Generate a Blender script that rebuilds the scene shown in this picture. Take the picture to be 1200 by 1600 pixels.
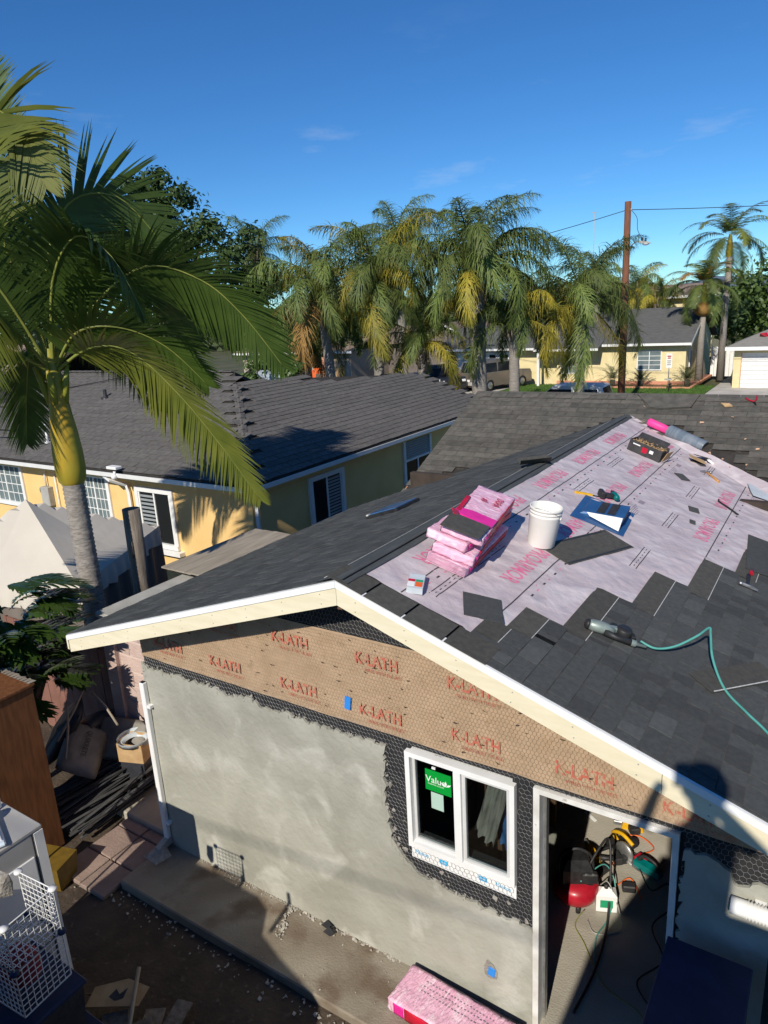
import bpy, bmesh, math, random
from mathutils import Vector as V, Matrix, noise
D = bpy.data
for o in list(D.objects): D.objects.remove(o)
SC = bpy.context.scene
COL = SC.collection
PI = math.pi
R = math.radians
random.seed(7)

# ---------------------------------------------------------------- camera
cam = D.objects.new('camera', D.cameras.new('camera')); COL.objects.link(cam); SC.camera = cam
cam.data.sensor_fit = 'VERTICAL'; cam.data.sensor_height = 36.0; cam.data.sensor_width = 27.0
cam.data.lens = 1113.27 / 1600 * 36
cam.data.clip_start = 0.05; cam.data.clip_end = 3000
yaw, pit, rol = -0.584829, 0.276708, -0.05631
fw = V((math.sin(yaw)*math.cos(pit), math.cos(yaw)*math.cos(pit), -math.sin(pit)))
rt = V((math.cos(yaw), -math.sin(yaw), 0)); up = rt.cross(fw)
r2 = math.cos(rol)*rt + math.sin(rol)*up; u2 = -math.sin(rol)*rt + math.cos(rol)*up
cam.matrix_world = Matrix.Translation((5.55233, -3.9733, 5.27953)) @ Matrix((r2, u2, -fw)).transposed().to_4x4()

# ---------------------------------------------------------------- sky, sun, exposure
SUN_YAW, SUN_EL = R(-9.3), R(35.5)
w = D.worlds.new('World'); SC.world = w; w.use_nodes = True
nt = w.node_tree; nt.nodes.clear()
def wn(t, **k):
    n = nt.nodes.new(t)
    for a, b in k.items(): setattr(n, a, b)
    return n
sky = wn('ShaderNodeTexSky', sky_type='NISHITA', sun_disc=False)
sky.sun_elevation = SUN_EL; sky.sun_rotation = R(180) + SUN_YAW
sky.air_density = 0.8; sky.dust_density = 0.0; sky.ozone_density = 1.5; sky.altitude = 30
hs = wn('ShaderNodeHueSaturation'); hs.inputs['Saturation'].default_value = 1.2
bg = wn('ShaderNodeBackground'); bg.inputs[1].default_value = 0.10
tc = wn('ShaderNodeTexCoord'); mp = wn('ShaderNodeMapping'); mp.inputs['Scale'].default_value = (2.2, 2.2, 9.0)
mp.inputs['Location'].default_value = (5.7, 2.4, 1.1)
nz = wn('ShaderNodeTexNoise'); nz.inputs['Scale'].default_value = 2.4; nz.inputs['Detail'].default_value = 9; nz.inputs['Roughness'].default_value = .62
rp = wn('ShaderNodeValToRGB'); rp.color_ramp.elements[0].position = .59; rp.color_ramp.elements[1].position = .86
sx = wn('ShaderNodeSeparateXYZ')
fz = wn('ShaderNodeMapRange'); fz.inputs['From Min'].default_value = .34; fz.inputs['From Max'].default_value = .03
mu = wn('ShaderNodeMath', operation='MULTIPLY'); mu2 = wn('ShaderNodeMath', operation='MULTIPLY'); mu2.inputs[1].default_value = .55
mx = wn('ShaderNodeMixRGB'); mx.inputs[2].default_value = (7.2, 7.4, 7.6, 1)
tn = wn('ShaderNodeMixRGB', blend_type='MULTIPLY'); tn.inputs[0].default_value = 1; tn.inputs[2].default_value = (.45, .78, 1.06, 1)
out = wn('ShaderNodeOutputWorld')
L_ = nt.links.new
L_(tc.outputs['Generated'], mp.inputs[0]); L_(mp.outputs[0], nz.inputs['Vector']); L_(nz.outputs[0], rp.inputs[0])
L_(tc.outputs['Generated'], sx.inputs[0]); L_(sx.outputs['Z'], fz.inputs[0]); L_(fz.outputs[0], mu.inputs[0]); L_(rp.outputs[0], mu.inputs[1])
L_(mu.outputs[0], mu2.inputs[0]); L_(mu2.outputs[0], mx.inputs[0])
L_(sky.outputs[0], hs.inputs['Color']); L_(hs.outputs[0], tn.inputs[1]); L_(tn.outputs[0], mx.inputs[1]); L_(mx.outputs[0], bg.inputs[0]); L_(bg.outputs[0], out.inputs[0])
sun = D.objects.new('sun', D.lights.new('sun', 'SUN')); COL.objects.link(sun)
sun.data.energy = 4.6; sun.data.angle = R(.53); sun.data.color = (1, .93, .82)
LD = V((math.sin(SUN_YAW)*math.cos(SUN_EL), math.cos(SUN_YAW)*math.cos(SUN_EL), -math.sin(SUN_EL)))
sun.rotation_euler = LD.to_track_quat('-Z', 'Y').to_euler(); sun.location = (6, -8, 12)
SC.view_settings.view_transform = 'Standard'; SC.view_settings.look = 'None'
SC.view_settings.exposure = 0.12; SC.view_settings.gamma = 1
SC.render.resolution_x = 768; SC.render.resolution_y = 1024

# ---------------------------------------------------------------- helpers
MATS = {}
def mat(name, c1, c2=None, rough=.8, scale=6., bump=0., bscale=60., metal=0., rand=0., spec=.35, stretch=(1,1,1), lo=.35, hi=.65, detail=6., c3=None, s3=40., f3=.5, world=False, transl=0., coat=0., dist=0.):
    m = D.materials.new(name); m.use_nodes = True; t = m.node_tree; b = t.nodes['Principled BSDF']; N = t.nodes.new; K = t.links.new
    b.inputs['Roughness'].default_value = rough; b.inputs['Metallic'].default_value = metal; b.inputs['Specular IOR Level'].default_value = spec
    if coat: b.inputs['Coat Weight'].default_value = coat
    c2 = c2 or tuple(min(1, x*.78) for x in c1)
    tc = N('ShaderNodeTexCoord'); oi = N('ShaderNodeObjectInfo')
    ad = N('ShaderNodeVectorMath'); ad.operation = 'ADD'
    if world:
        ge = N('ShaderNodeNewGeometry'); K(ge.outputs['Position'], ad.inputs[0])
    else:
        mulr = N('ShaderNodeMath'); mulr.operation = 'MULTIPLY'; mulr.inputs[1].default_value = 37.3
        K(oi.outputs['Random'], mulr.inputs[0]); K(tc.outputs['Object'], ad.inputs[0]); K(mulr.outputs[0], ad.inputs[1])
    mp = N('ShaderNodeMapping'); mp.inputs['Scale'].default_value = stretch; K(ad.outputs[0], mp.inputs[0])
    n = N('ShaderNodeTexNoise'); n.inputs['Scale'].default_value = scale; n.inputs['Detail'].default_value = detail; n.inputs['Distortion'].default_value = dist; K(mp.outputs[0], n.inputs['Vector'])
    r = N('ShaderNodeValToRGB'); e = r.color_ramp.elements; e[0].position = lo; e[1].position = hi
    e[0].color = (*c1, 1); e[1].color = (*c2, 1); K(n.outputs[0], r.inputs[0])
    col = r.outputs[0]
    if c3:
        n3 = N('ShaderNodeTexNoise'); n3.inputs['Scale'].default_value = s3; n3.inputs['Detail'].default_value = 4; n3.inputs['Distortion'].default_value = dist; K(mp.outputs[0], n3.inputs['Vector'])
        r3 = N('ShaderNodeValToRGB'); r3.color_ramp.elements[0].position = f3; r3.color_ramp.elements[1].position = f3+.14; K(n3.outputs[0], r3.inputs[0])
        m3 = N('ShaderNodeMixRGB'); K(r3.outputs[0], m3.inputs[0]); K(col, m3.inputs[1]); m3.inputs[2].default_value = (*c3, 1); col = m3.outputs[0]
    if rand:
        mr = N('ShaderNodeMapRange'); mr.inputs['To Min'].default_value = 1-rand; mr.inputs['To Max'].default_value = 1+rand; K(oi.outputs['Random'], mr.inputs[0])
        h = N('ShaderNodeHueSaturation'); K(col, h.inputs['Color']); K(mr.outputs[0], h.inputs['Value']); col = h.outputs[0]
    K(col, b.inputs['Base Color'])
    if bump:
        nb = N('ShaderNodeTexNoise'); nb.inputs['Scale'].default_value = bscale; nb.inputs['Detail'].default_value = 5; K(mp.outputs[0], nb.inputs['Vector'])
        bm = N('ShaderNodeBump'); bm.inputs['Strength'].default_value = bump; bm.inputs['Distance'].default_value = .02; K(nb.outputs[0], bm.inputs['Height']); K(bm.outputs[0], b.inputs['Normal'])
    if transl:
        o = t.nodes['Material Output']; tr = N('ShaderNodeBsdfTranslucent'); ms = N('ShaderNodeMixShader'); ms.inputs[0].default_value = transl
        K(col, tr.inputs['Color']); K(b.outputs[0], ms.inputs[1]); K(tr.outputs[0], ms.inputs[2]); K(ms.outputs[0], o.inputs['Surface'])
    MATS[name] = m
    return m
def glassmat(name, tint=(.9, .95, .95), ref=1.45, t=.9):
    m = D.materials.new(name); m.use_nodes = True; n = m.node_tree; n.nodes.clear(); N = n.nodes.new
    o = N('ShaderNodeOutputMaterial'); tr = N('ShaderNodeBsdfTransparent'); tr.inputs[0].default_value = (*[x*t for x in tint], 1)
    gl = N('ShaderNodeBsdfGlossy'); gl.inputs['Roughness'].default_value = .02; lw = N('ShaderNodeLayerWeight'); lw.inputs[0].default_value = .5; pw = N('ShaderNodeMath'); pw.operation = 'POWER'; pw.inputs[1].default_value = 4.5; fr = N('ShaderNodeMath'); fr.operation = 'MULTIPLY_ADD'; fr.inputs[1].default_value = .9; fr.inputs[2].default_value = .05; n.links.new(lw.outputs['Facing'], pw.inputs[0]); n.links.new(pw.outputs[0], fr.inputs[0])
    ms = N('ShaderNodeMixShader'); n.links.new(fr.outputs[0], ms.inputs[0]); n.links.new(tr.outputs[0], ms.inputs[1]); n.links.new(gl.outputs[0], ms.inputs[2]); n.links.new(ms.outputs[0], o.inputs[0])
    MATS[name] = m
    return m
def hull(pts):
    bm = bmesh.new()
    for p in pts: bm.verts.new(p)
    r = bmesh.ops.convex_hull(bm, input=bm.verts)
    bm.verts.index_update()
    vs = [v.co.copy() for v in bm.verts]; fs = [[v.index for v in f.verts] for f in bm.faces]; bm.free()
    return vs, fs
class MB:
    def __init__(s, M=None): s.v = []; s.f = []; s.M = M or Matrix(); s.sm = []
    def add(s, vs, fs, smooth=False):
        b = len(s.v); s.v += [s.M @ V(p) for p in vs]; s.f += [[i+b for i in f] for f in fs]; s.sm += [smooth]*len(fs); return s
    def box(s, c, d, rz=0, bev=0, rx=0, ry=0):
        x, y, z = [q/2 for q in d]; T = Matrix.Translation(c) @ Matrix.Rotation(rz, 4, 'Z') @ Matrix.Rotation(ry, 4, 'Y') @ Matrix.Rotation(rx, 4, 'X')
        if bev:
            b = min(bev, x*.9, y*.9, z*.9); pts = []
            for i in (-1, 1):
                for j in (-1, 1):
                    for k in (-1, 1): pts += [T @ V((i*(x-b), j*(y-b), k*z)), T @ V((i*(x-b), j*y, k*(z-b))), T @ V((i*x, j*(y-b), k*(z-b)))]
            return s.add(*hull(pts))
        vs = [T @ V((i*x, j*y, k*z)) for i in (-1, 1) for j in (-1, 1) for k in (-1, 1)]
        return s.add(vs, [(0,1,3,2),(4,6,7,5),(0,4,5,1),(2,3,7,6),(0,2,6,4),(1,5,7,3)])
    def bb(s, x0, x1, y0, y1, z0, z1, bev=0): return s.box(((x0+x1)/2, (y0+y1)/2, (z0+z1)/2), (abs(x1-x0), abs(y1-y0), abs(z1-z0)), bev=bev)
    def hull(s, pts): return s.add(*hull(pts))
    def tube(s, pts, r, n=8, cap=True, smooth=True):
        pts = [V(p) for p in pts]; rs = r if isinstance(r, (list, tuple)) else [r]*len(pts)
        vs = []; fs = []; t0 = (pts[1]-pts[0]).normalized(); a = t0.orthogonal().normalized()
        for i, p in enumerate(pts):
            t = ((pts[min(i+1, len(pts)-1)]-pts[max(i-1, 0)])).normalized()
            a = (a - t*a.dot(t)).normalized(); b = t.cross(a)
            for k in range(n): q = 2*PI*k/n; vs.append(p + (a*math.cos(q)+b*math.sin(q))*rs[i])
        for i in range(len(pts)-1):
            for k in range(n): fs.append((i*n+k, i*n+(k+1) % n, (i+1)*n+(k+1) % n, (i+1)*n+k))
        s.add(vs, fs, smooth)
        if cap:
            m = len(pts)-1; s.add(vs[:n], [list(range(n))[::-1]]); s.add(vs[m*n:], [list(range(n))])
        return s
    def lathe(s, prof, n=24, c=(0, 0, 0), ax='Z', smooth=True, a0=0, a1=2*PI):
        T = Matrix.Translation(c) @ {'Z': Matrix(), 'X': Matrix.Rotation(PI/2, 4, 'Y'), 'Y': Matrix.Rotation(-PI/2, 4, 'X')}[ax]
        full = abs(a1-a0-2*PI) < 1e-6; m = n if full else n+1
        vs = [T @ V((r*math.cos(a0+(a1-a0)*k/n), r*math.sin(a0+(a1-a0)*k/n), z)) for r, z in prof for k in range(m)]
        fs = [(i*m+k, i*m+(k+1) % m, (i+1)*m+(k+1) % m, (i+1)*m+k) for i in range(len(prof)-1) for k in range(n)]
        return s.add(vs, fs, smooth)
    def prism(s, poly, h0, h1, T=None):
        T = T or Matrix(); n = len(poly)
        vs = [T @ V((x, y, h0)) for x, y in poly] + [T @ V((x, y, h1)) for x, y in poly]
        return s.add(vs, [list(range(n))[::-1], list(range(n, 2*n))] + [(i, (i+1) % n, (i+1) % n+n, i+n) for i in range(n)])
    def slab(s, poly, d):
        n = len(poly); d = V(d); vs = [V(p) for p in poly]; vs += [p+d for p in vs]
        return s.add(vs, [list(range(n)), list(range(n, 2*n))[::-1]] + [(i, (i+1) % n, (i+1) % n+n, i+n) for i in range(n)])
    def wbox(s, x0, x1, y0, y1, z0, z1, n, amp, fr=9., seed=0):
        lo = V((x0, y0, z0)); sz = V((x1-x0, y1-y0, z1-z0)); c = lo+sz/2
        def P(u):
            p = V((lo.x+sz.x*u[0], lo.y+sz.y*u[1], lo.z+sz.z*u[2])); e = sum(1 for q in u if q in (0, 1))
            d = V((noise.noise(p*fr+V((seed, 0, 0))), noise.noise(p*fr+V((0, seed+9, 0))), noise.noise(p*fr+V((3, 0, seed)))))+.5*V((noise.noise(p*fr*2.7), noise.noise(p*fr*2.7+V((5, 5, 5))), noise.noise(p*fr*2.7+V((9, 2, 2)))))
            if e > 1: p = p+(c-p).normalized()*amp*.9
            return p+d*amp
        for a in range(3):
            b, d_ = (a+1) % 3, (a+2) % 3; nb, nd = n[b], n[d_]
            for k in (0, 1):
                vs = []
                for i in range(nb+1):
                    for j in range(nd+1): u = [0, 0, 0]; u[a] = k; u[b] = i/nb; u[d_] = j/nd; vs.append(P(u))
                s.add(vs, [(i*(nd+1)+j, (i+1)*(nd+1)+j, (i+1)*(nd+1)+j+1, i*(nd+1)+j+1) for i in range(nb) for j in range(nd)], True)
        return s
    def quad(s, *p): return s.add(p, [list(range(len(p)))])
    def sph(s, c, r, n=10, m=7, sc=(1, 1, 1)):
        vs = [V(c)+V((r*sc[0]*math.sin(PI*i/m)*math.cos(2*PI*k/n), r*sc[1]*math.sin(PI*i/m)*math.sin(2*PI*k/n), r*sc[2]*math.cos(PI*i/m))) for i in range(m+1) for k in range(n)]
        return s.add(vs, [(i*n+k, (i+1)*n+k, (i+1)*n+(k+1) % n, i*n+(k+1) % n) for i in range(m) for k in range(n)], True)
    def mesh(s, name):
        me = D.meshes.new(name); me.from_pydata([tuple(p) for p in s.v], [], s.f)
        me.polygons.foreach_set('use_smooth', s.sm); me.update()
        bm = bmesh.new(); bm.from_mesh(me); bmesh.ops.remove_doubles(bm, verts=bm.verts, dist=1e-6)
        if len(s.f) < 60000: bmesh.ops.recalc_face_normals(bm, faces=bm.faces)
        bm.to_mesh(me); bm.free()
        return me
def tag(o, label=None, cat=None, group=None, kind=None):
    for k, x in (('label', label), ('category', cat), ('group', group), ('kind', kind)):
        if x: o[k] = x
    return o
def obj(name, me, m, parent=None, M=None):
    if isinstance(me, MB): me = me.mesh(name)
    if isinstance(m, str): m = MATS[m]
    if m and not me.materials: me.materials.append(m)
    o = D.objects.new(name, me); COL.objects.link(o)
    if parent: o.parent = parent
    if M is not None: o.matrix_basis = M
    return o
def thing(name, label, cat, M=None, group=None):
    o = D.objects.new(name, None); COL.objects.link(o); o.empty_display_size = .1
    if M is not None: o.matrix_basis = M if isinstance(M, Matrix) else Matrix.Translation(M)
    return tag(o, label, cat, group)
def solo(name, mb, m, label, cat, M=None, group=None):
    return tag(obj(name, mb, m, None, M), label, cat, group)
def struct(name, mb, m, M=None): return tag(obj(name, mb, m, None, M), kind='structure')
def stuff(name, mb, m, parent=None, M=None, label=None): return tag(obj(name, mb, m, parent, M), label, kind='stuff')
def text(s, size, m, parent, M, name='lettering', sx=1., ext=.0006, sp=1., off=0.):
    c = D.curves.new('t', 'FONT'); c.body = s; c.size = size; c.extrude = ext; c.offset = off*size; c.space_character = sp; c.resolution_u = 2; c.align_x = 'CENTER'; c.align_y = 'CENTER'
    o = D.objects.new('t', c); COL.objects.link(o)
    me = D.meshes.new_from_object(o.evaluated_get(bpy.context.evaluated_depsgraph_get())); D.objects.remove(o)
    return obj(name, me, m, parent, M @ Matrix.Diagonal((sx, 1, 1, 1)))
def Tr(*p): return Matrix.Translation(p if len(p) == 3 else p[0])
def Rx(a): return Matrix.Rotation(a, 4, 'X')
def Ry(a): return Matrix.Rotation(a, 4, 'Y')
def Rz(a): return Matrix.Rotation(a, 4, 'Z')
U = random.uniform
def bez(p, n=16):
    p = [V(q) for q in p]; o = []
    for i in range(len(p)-1):
        a, b = p[i], p[i+1]; ta = (p[i+1]-p[max(i-1, 0)])/2; tb = (p[min(i+2, len(p)-1)]-p[i])/2
        for k in range(n):
            t = k/n; o.append(a*(2*t**3-3*t*t+1)+ta*(t**3-2*t*t+t)+b*(-2*t**3+3*t*t)+tb*(t**3-t*t))
    return o+[p[-1]]

# ---------------------------------------------------------------- materials
mat('dirt', (.085,.062,.042), (.05,.036,.025), .95, 3, .8, 25, c3=(.13,.10,.075), s3=14, f3=.6, world=True)
mat('concrete', (.30,.265,.205), (.20,.165,.12), .9, 1.6, .35, 55, c3=(.15,.11,.075), s3=2.2, f3=.52, world=True)
mat('concrete_path', (.42,.39,.32), (.33,.30,.24), .9, 2, .3, 60, world=True)
mat('concrete_drive', (.50,.47,.42), (.40,.37,.33), .9, 1.2, .1, 30, world=True)
mat('asphalt', (.055,.055,.056), (.04,.04,.04), .9, 4, .3, 60, world=True)
mat('lawn', (.075,.145,.02), (.045,.10,.014), .9, 2.5, .8, 40, world=True)
mat('terrain', (.10,.095,.05), (.06,.07,.03), .95, .3, 0, world=True)
mat('stucco', (.395,.39,.33), (.29,.285,.235), .88, 1.5, .5, 15, lo=.33, hi=.67, detail=12, c3=(.455,.45,.39), s3=2.2, f3=.55, world=True, dist=.55)
mat('stucco_rough', (.36,.34,.30), (.24,.22,.19), .95, 20, .9, 50, world=True)
mat('kraft', (.44,.315,.205), (.37,.26,.165), .85, 5, .5, 22, world=True, c3=(.31,.215,.13), s3=9, f3=.60)
mat('felt', (.018,.018,.02), (.028,.027,.027), .8, 9, .5, 30, world=True)
mat('wire', (.42,.42,.41), (.30,.30,.29), .5, 30, metal=.55)
mat('wire_kraft', (.42,.29,.17), (.33,.22,.12), .6, 30)
mat('fascia', (.76,.69,.50), (.69,.62,.435), .6, 3, .08, 30, stretch=(1,1,6), c3=(.66,.58,.40), s3=16, f3=.70)
mat('drip', (.82,.83,.82), (.76,.77,.76), .4, 8)
mat('white', (.80,.80,.78), (.74,.74,.71), .45, 5)
mat('white_dirty', (.74,.73,.69), (.58,.56,.51), .6, 7, c3=(.36,.30,.24), s3=22, f3=.66)
mat('red_print', (.47,.10,.07), (.45,.16,.10), .8, 60, c3=(.42,.30,.195), s3=38, f3=.50)
mat('shingle', (.078,.082,.081), (.057,.061,.060), .93, 30, .55, 260, rand=.10, c3=(.115,.118,.115), s3=340, f3=.56)
mat('shingle_back', (.085,.082,.07), (.06,.058,.052), .93, 25, .5, 260, rand=.10, c3=(.12,.115,.1), s3=300, f3=.56)
mat('shingle_left', (.072,.080,.083), (.050,.057,.060), .9, 9, .5, 200, stretch=(3,.5,1), rand=.22, c3=(.11,.118,.12), s3=130, f3=.58)
mat('shingle_old', (.122,.113,.096), (.080,.075,.065), .95, 7, .5, 200, rand=.20, c3=(.062,.058,.05), s3=26, f3=.58)
mat('shingle_yellow_house', (.138,.128,.117), (.100,.093,.085), .93, 10, .5, 160, rand=.10, c3=(.075,.07,.066), s3=60, f3=.64)
mat('deck_felt', (.045,.040,.034), (.028,.025,.022), .9, 8, .4, 60, c3=(.075,.066,.055), s3=12, f3=.6)
mat('roof_far', (.115,.115,.11), (.085,.085,.083), .92, 3, .2, 40, stretch=(1,1,9), world=True)
mat('roof_far_light', (.26,.245,.22), (.21,.20,.18), .92, 3, .2, 40, stretch=(1,1,9), world=True)
mat('roof_tan', (.25,.19,.15), (.17,.13,.10), .9, 5, .2, 40, stretch=(1,1,5), world=True)
mat('underlay', (.53,.46,.475), (.45,.385,.40), .55, 3, 1.0, 7, world=True, c3=(.57,.51,.52), s3=3.5, f3=.5, dist=.6)
mat('print_pink', (.62,.13,.25), (.70,.24,.36), .7, 40)
mat('print_black', (.035,.032,.035), (.06,.055,.06), .7, 40)
mat('print_grey', (.25,.21,.235), (.30,.25,.28), .7, 40)
mat('chalk', (.62,.62,.60), (.40,.40,.38), .9, 60)
mat('wrap_pink', (.84,.50,.62), (.76,.40,.53), .42, 4, .9, 22, stretch=(1,3,1), c3=(.90,.66,.74), s3=7, f3=.52, dist=.8)
mat('wrap_hot', (.80,.035,.33), (.66,.02,.25), .4, 8, .4, 14)
mat('wrap_red', (.56,.01,.035), (.38,.006,.025), .4, 8, .4, 14)
mat('wrap_dark', (.055,.045,.06), (.03,.026,.036), .45, 8)
mat('bucket', (.80,.79,.74), (.74,.72,.66), .5, 5, c3=(.50,.43,.33), s3=26, f3=.68)
mat('blue_metal', (.028,.105,.26), (.022,.085,.22), .45, 6, metal=.1, spec=.4)
mat('black_plastic', (.020,.020,.021), (.032,.032,.033), .5, 20)
mat('dark_metal', (.06,.06,.062), (.035,.035,.037), .45, 20, metal=.6)
mat('steel', (.50,.50,.49), (.36,.36,.35), .38, 20, metal=.8)
mat('silver', (.34,.40,.36), (.24,.29,.26), .42, 18, metal=.4)
mat('teal', (.0,.17,.16), (.0,.12,.115), .4, 12)
mat('hose', (.10,.36,.31), (.07,.28,.24), .4, 12)
mat('yellow_plastic', (.75,.42,.015), (.60,.32,.01), .45, 14)
mat('orange', (.80,.16,.03), (.70,.10,.02), .5, 12)
mat('red_paint', (.42,.012,.028), (.32,.01,.02), .35, 12, coat=.3)
mat('hot_pink', (.86,.06,.30), (.78,.05,.25), .5, 9)
mat('roll_blue', (.12,.155,.19), (.19,.22,.25), .3, 4, stretch=(1,6,1), spec=.6)
mat('kraft_card', (.52,.35,.18), (.42,.27,.13), .85, 9, .2, 30)
mat('box_black', (.035,.034,.034), (.055,.053,.052), .55, 14)
mat('wood_handle', (.52,.27,.09), (.40,.19,.06), .55, 12, stretch=(6,1,1))
mat('wood_old', (.22,.185,.15), (.12,.10,.08), .9, 5, .5, 30, stretch=(4,4,.6), world=True)
mat('wood_board', (.33,.285,.225), (.24,.205,.16), .9, 5, .3, 30, stretch=(3,.4,1), rand=.12)
mat('plywood_brown', (.185,.072,.026), (.115,.045,.016), .6, 5, .1, 30, stretch=(5,5,.7))
mat('stud', (.14,.075,.04), (.09,.05,.028), .85, 6, .2, 30, stretch=(6,6,.6), rand=.2)
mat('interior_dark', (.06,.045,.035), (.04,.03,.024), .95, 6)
mat('yellow_stucco', (.83,.565,.235), (.77,.515,.205), .9, 1.7, .5, 60, world=True, c3=(.66,.42,.16), s3=1.3, f3=.62)
mat('sash', (.58,.58,.57), (.52,.52,.51), .45, 5)  # white vinyl toned grey, shading inside the frame put into the colour
mat('trim', (.78,.78,.76), (.72,.72,.70), .5, 5)
mat('cream_wall', (.74,.64,.36), (.68,.57,.31), .9, 3, .3, 60, world=True)
mat('pink_block', (.56,.43,.38), (.49,.36,.31), .92, 5, .5, 45, rand=.08)
mat('brown_wall', (.24,.115,.085), (.18,.085,.06), .92, 4, .4, 40)
mat('mortar', (.62,.58,.54), (.55,.51,.47), .95, 12)
mat('cap_grey', (.40,.39,.36), (.33,.32,.29), .9, 4, .3, 40)
mat('salmon', (.62,.29,.18), (.54,.24,.14), .8, 6)
mat('tan_wall', (.42,.35,.28), (.35,.29,.23), .9, 3, world=True)
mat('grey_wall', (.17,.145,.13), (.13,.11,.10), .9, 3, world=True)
mat('blue_wall', (.40,.48,.56), (.36,.43,.50), .8, 3, world=True)
mat('tent', (.60,.55,.47), (.55,.505,.43), .85, 1.2, .12, 5)
mat('shingle_light', (.100,.105,.103), (.078,.083,.081), .93, 30, .55, 260, c3=(.13,.135,.13), s3=340, f3=.56)
mat('shingle_dark', (.060,.063,.062), (.045,.048,.048), .93, 30, .55, 260, c3=(.085,.088,.086), s3=340, f3=.56)
mat('tub', (.17,.105,.015), (.13,.08,.012), .5, 14)
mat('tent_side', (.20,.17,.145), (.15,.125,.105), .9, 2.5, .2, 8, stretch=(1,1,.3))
mat('palm_trunk', (.34,.31,.275), (.21,.185,.16), .9, 14, .5, 30, stretch=(1,1,3.5), c3=(.14,.12,.10), s3=9, f3=.60)
mat('crownshaft', (.26,.28,.04), (.42,.27,.025), .42, 2.2, .05, 20, stretch=(1,1,.5), lo=.40, hi=.66, c3=(.36,.12,.02), s3=34, f3=.73)
mat('queen_trunk', (.30,.275,.245), (.20,.18,.16), .9, 6, .5, 20, stretch=(1,1,5))
mat('queen_boot', (.33,.26,.19), (.20,.15,.11), .9, 8, .4, 20)
mat('frond', (.095,.158,.026), (.058,.106,.017), .45, 3, spec=.6, rand=.25, transl=.34)
mat('frond_light', (.21,.225,.036), (.14,.17,.026), .42, 3, spec=.5, rand=.2, transl=.3)
mat('rachis', (.26,.27,.06), (.17,.20,.04), .5, 6)
mat('queen_frond', (.19,.235,.062), (.115,.165,.042), .55, 4, spec=.35, rand=.35, transl=.35)
mat('queen_gold', (.42,.34,.045), (.25,.24,.036), .55, 2.5, spec=.35, rand=.35, transl=.35)
mat('queen_dry', (.34,.19,.055), (.25,.15,.045), .8, 4, rand=.2, transl=.2)
mat('leaf_dark', (.040,.070,.018), (.060,.098,.024), .55, .6, rand=.1, transl=.2)
mat('leaf_mid', (.060,.105,.022), (.085,.14,.03), .5, .5, spec=.5, transl=.2)
mat('leaf_far', (.060,.080,.035), (.08,.10,.045), .7, .3)
mat('bark', (.10,.075,.055), (.06,.045,.034), .9, 8, .5, 20)
mat('philo', (.045,.085,.014), (.030,.060,.010), .30, 5, spec=.6, rand=.3, transl=.12)
mat('sago', (.030,.060,.014), (.022,.045,.011), .35, 4, spec=.5)
mat('pole_wood', (.20,.085,.045), (.13,.055,.03), .85, 5, .4, 30, stretch=(5,5,.4))
mat('cable', (.02,.02,.02), None, .6)
mat('car_tan', (.22,.195,.165), (.21,.185,.155), .3, 3, metal=.4, coat=.6)
mat('car_black', (.022,.021,.022), (.026,.025,.026), .28, 3, coat=.6)
mat('car_white', (.74,.75,.76), (.72,.73,.74), .45, 3, coat=.1)
mat('car_cover', (.50,.53,.55), (.40,.43,.46), .55, 4, .4, 8)
mat('car_glass', (.012,.014,.016), (.014,.016,.018), .12, 3, spec=.25)
mat('tyre', (.018,.018,.018), (.025,.025,.025), .85, 10)
mat('tail_red', (.45,.015,.012), (.35,.01,.01), .25, 10)
mat('skin', (.42,.25,.17), (.38,.22,.15), .6, 8)
mat('navy', (.014,.028,.075), (.010,.020,.055), .6, 5, .2, 12, c3=(.05,.07,.12), s3=30, f3=.70)
mat('dark_lath', (.085,.085,.083), (.05,.05,.05), .8, 8, rand=.45)
mat('sack', (.24,.225,.195), (.17,.16,.14), .7, 5, .5, 14)
mat('sack_dark', (.045,.048,.055), (.03,.032,.038), .45, 5, .5, 14)
mat('paver', (.30,.22,.18), (.24,.175,.145), .92, 5, .4, 40, rand=.12)
mat('gravel', (.45,.42,.36), (.32,.29,.24), .95, 20, rand=.0)
mat('enamel', (.66,.75,.80), (.58,.67,.73), .3, 4)
mat('fridge', (.44,.43,.41), (.38,.37,.35), .5, 4)  # white cabinet body darkened, the shade on its face put into the colour
mat('clear_plastic', (.55,.60,.62), (.48,.53,.56), .3, 8)
mat('sticker_green', (.0,.30,.035), (.0,.27,.03), .5, 4)
mat('sticker_white', (.42,.58,.48), (.38,.53,.44), .6, 4)
mat('tape_blue', (.02,.19,.62), (.03,.24,.68), .6, 6)
mat('print_blue', (.03,.36,.66), (.05,.42,.70), .6, 30, c3=(.78,.80,.80), s3=60, f3=.62)
mat('green_print', (.02,.34,.16), (.02,.28,.13), .5, 30)
mat('blind', (.30,.33,.34), (.26,.28,.29), .6, 4)
mat('curtain', (.10,.14,.15), (.16,.20,.20), .8, 3)
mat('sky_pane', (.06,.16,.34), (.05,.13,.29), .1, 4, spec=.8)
mat('maroon_cloth', (.22,.03,.04), (.15,.02,.03), .9, 5, .4, 10)
mat('dry_leaf', (.45,.25,.14), (.6,.4,.28), .9, 20, rand=.3)
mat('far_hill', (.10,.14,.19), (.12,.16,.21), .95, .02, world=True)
glassmat('glass'); glassmat('glass_dark', t=.35)

# ================================================================ ground and setting
g = MB(); N_ = 60
g.quad((-900, -300, -.24), (900, -300, -.24), (900, 1500, -.24), (-900, 1500, -.24)); struct('terrain', g, 'terrain')
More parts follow.
